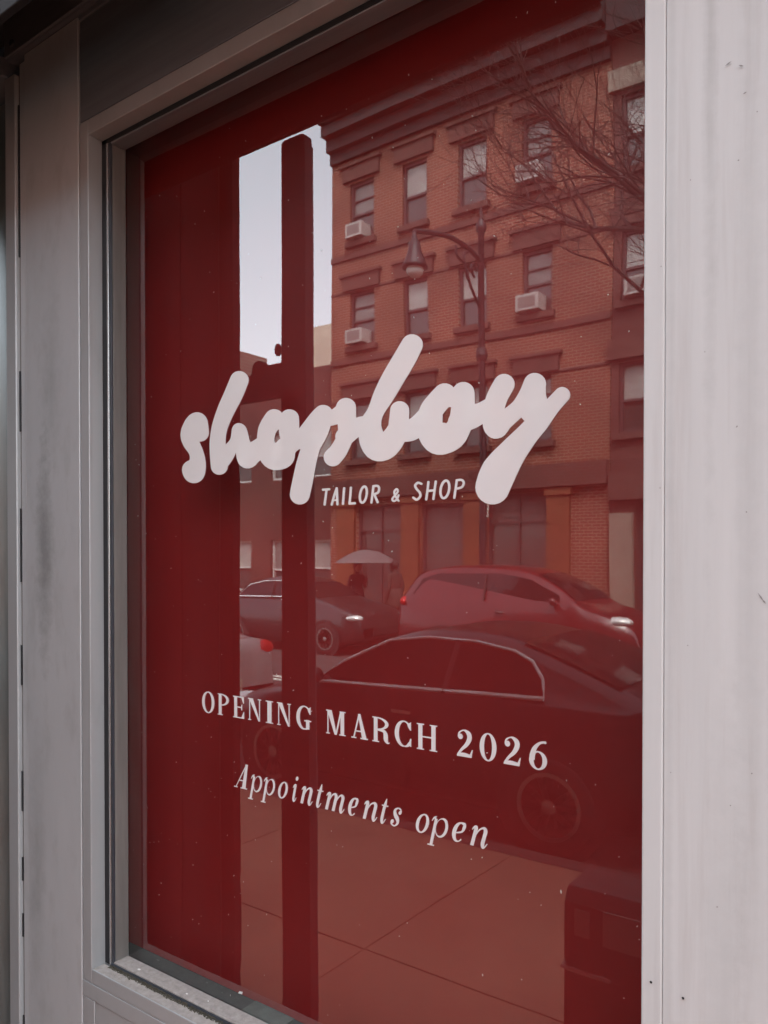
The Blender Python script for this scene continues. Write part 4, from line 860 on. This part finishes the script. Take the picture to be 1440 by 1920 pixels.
# ------------------------------------------------------------------ two people on the far pavement
def person(label, loc, rz, coat, arm_up, h=1.0):
    root = empty('person', loc, rz, label, 'person'); root.scale = (h, h, h)
    V, E, Rd = [], [], []
    def v(p, r, par=None):
        V.append(p); Rd.append(r)
        if par is not None: E.append((par, len(V) - 1))
        return len(V) - 1
    pel = v((0, 0, 0.95), 0.155); wa = v((0, 0, 1.10), 0.135, pel); ch = v((0, 0.01, 1.30), 0.165, wa); nb = v((0, 0, 1.46), 0.075, ch); nk = v((0, 0.01, 1.53), 0.055, nb); hd = v((0, 0.03, 1.63), 0.095, nk); v((0, 0.02, 1.71), 0.075, hd)
    hands = []
    for s in (1, -1):
        hip = v((s * 0.10, 0, 0.88), 0.10, pel); kn = v((s * 0.11, 0.05 * s, 0.50), 0.068, hip); an = v((s * 0.11, -0.06 * s, 0.10), 0.045, kn); v((s * 0.12, 0.10 - 0.06 * s, 0.045), 0.042, an)
        sh = v((s * 0.17, 0, 1.41), 0.075, ch)
        if arm_up and s == 1: el = v((0.24, 0.05, 1.15), 0.052, sh); wr_ = v((0.12, 0.26, 1.30), 0.036, el); dr = Vector((-0.2, 0.4, 0.85)).normalized()
        else: el = v((s * 0.23, -0.03, 1.12), 0.052, sh); wr_ = v((s * 0.22, 0.06, 0.88), 0.036, el); dr = Vector((0, 0.1, -1)).normalized()
        pm = v(tuple(Vector(V[wr_]) + dr * 0.06), 0.034, wr_); hands.append(V[pm])
        for k in range(4):
            b_ = Vector(V[pm]) + dr * 0.02 + Vector((0, (k - 1.5) * 0.019, 0)); f1 = v(tuple(b_ + dr * 0.03), 0.009, pm); v(tuple(b_ + dr * (0.062 - abs(k - 1.4) * 0.006) + Vector((-s * 0.012, 0, 0))), 0.008, f1)
        t1 = v(tuple(Vector(V[wr_]) + dr * 0.03 + Vector((0, 0.035, 0))), 0.011, wr_); v(tuple(Vector(V[wr_]) + dr * 0.065 + Vector((0, 0.05, 0))), 0.009, t1)
    me = bpy.data.meshes.new('body'); me.from_pydata(V, E, []); me.materials.append(coat)
    o = bpy.data.objects.new('body', me); COL.objects.link(o); o.parent = root
    sk = o.modifiers.new('skin', 'SKIN'); sk.use_smooth_shade = True
    for i, d in enumerate(me.skin_vertices[0].data): d.radius = (Rd[i], Rd[i] * (0.72 if i in (1, 2) else 1)); d.use_root = (i == 0)
    o.modifiers.new('subdivision', 'SUBSURF').levels = 1
    f = MB().ell((0, 0.055, 1.635), (0.078, 0.078, 0.108), 14, 10).ell((0, 0.138, 1.63), (0.013, 0.02, 0.024), 8, 6)
    f.build('face', M['skin'], root, smooth=True)
    MB().ell((0.03, 0.126, 1.66), (0.011, 0.008, 0.007), 8, 5).ell((-0.03, 0.126, 1.66), (0.011, 0.008, 0.007), 8, 5).ell((0, 0.128, 1.578), (0.025, 0.008, 0.006), 8, 5).build('eyes_and_mouth', M['hair'], root)
    MB().ell((0, 0.005, 1.675), (0.097, 0.105, 0.11), 14, 10).build('hair', M['hair'], root, smooth=True)
    MB().lathe([(0.20, 0.62), (0.215, 0.75), (0.19, 1.0), (0.17, 1.12)], (0, 0, 0), 'Z', 18).build('coat_skirt', coat, root, smooth=True)
    return root, hands
p1, hd1 = person('person in a dark coat walking under a pale umbrella', (-12.25, -14.2, SW), R(-70), M['coat_black'], True)
p2, _ = person('person in a brown coat standing right of the umbrella', (-11.15, -14.3, SW), R(100), M['coat_brown'], False, 1.02)
hx = p1.matrix_basis @ Vector(hd1[0])
t = empty('umbrella', (hx.x, hx.y, hx.z), 0, 'pale open umbrella held above the person in the dark coat', 'umbrella')
rt_, zc = 0.80, 2.22
part(t, MB().tube([(hx.x, hx.y, hx.z - 0.08), (hx.x, hx.y, zc + 0.06)], 0.009, 6), 'shaft', M['lamp'])
part(t, MB().tube(smooth([(hx.x, hx.y, hx.z - 0.08), (hx.x, hx.y, hx.z - 0.14), (hx.x + 0.03, hx.y, hx.z - 0.17), (hx.x + 0.06, hx.y, hx.z - 0.13)]), 0.013, 6), 'handle', M['bark'])
cv, cf = [(hx.x, hx.y, zc)], []
for j in range(1, 6):
    for k in range(24):
        a = 2 * math.pi * k / 24; q = j / 5; sc_ = 1 - 0.06 * q * (0.5 + 0.5 * math.cos(8 * a + math.pi)); cv.append((hx.x + rt_ * q * sc_ * math.cos(a), hx.y + rt_ * q * sc_ * math.sin(a), zc - 0.33 * q ** 1.8))
for k in range(24): cf.append((0, 1 + k, 1 + (k + 1) % 24))
for j in range(4):
    for k in range(24): cf.append((1 + j * 24 + k, 1 + (j + 1) * 24 + k, 1 + (j + 1) * 24 + (k + 1) % 24, 1 + j * 24 + (k + 1) % 24))
part(t, MB().add(cv, cf), 'canopy', M['umbrella'], smooth=True)
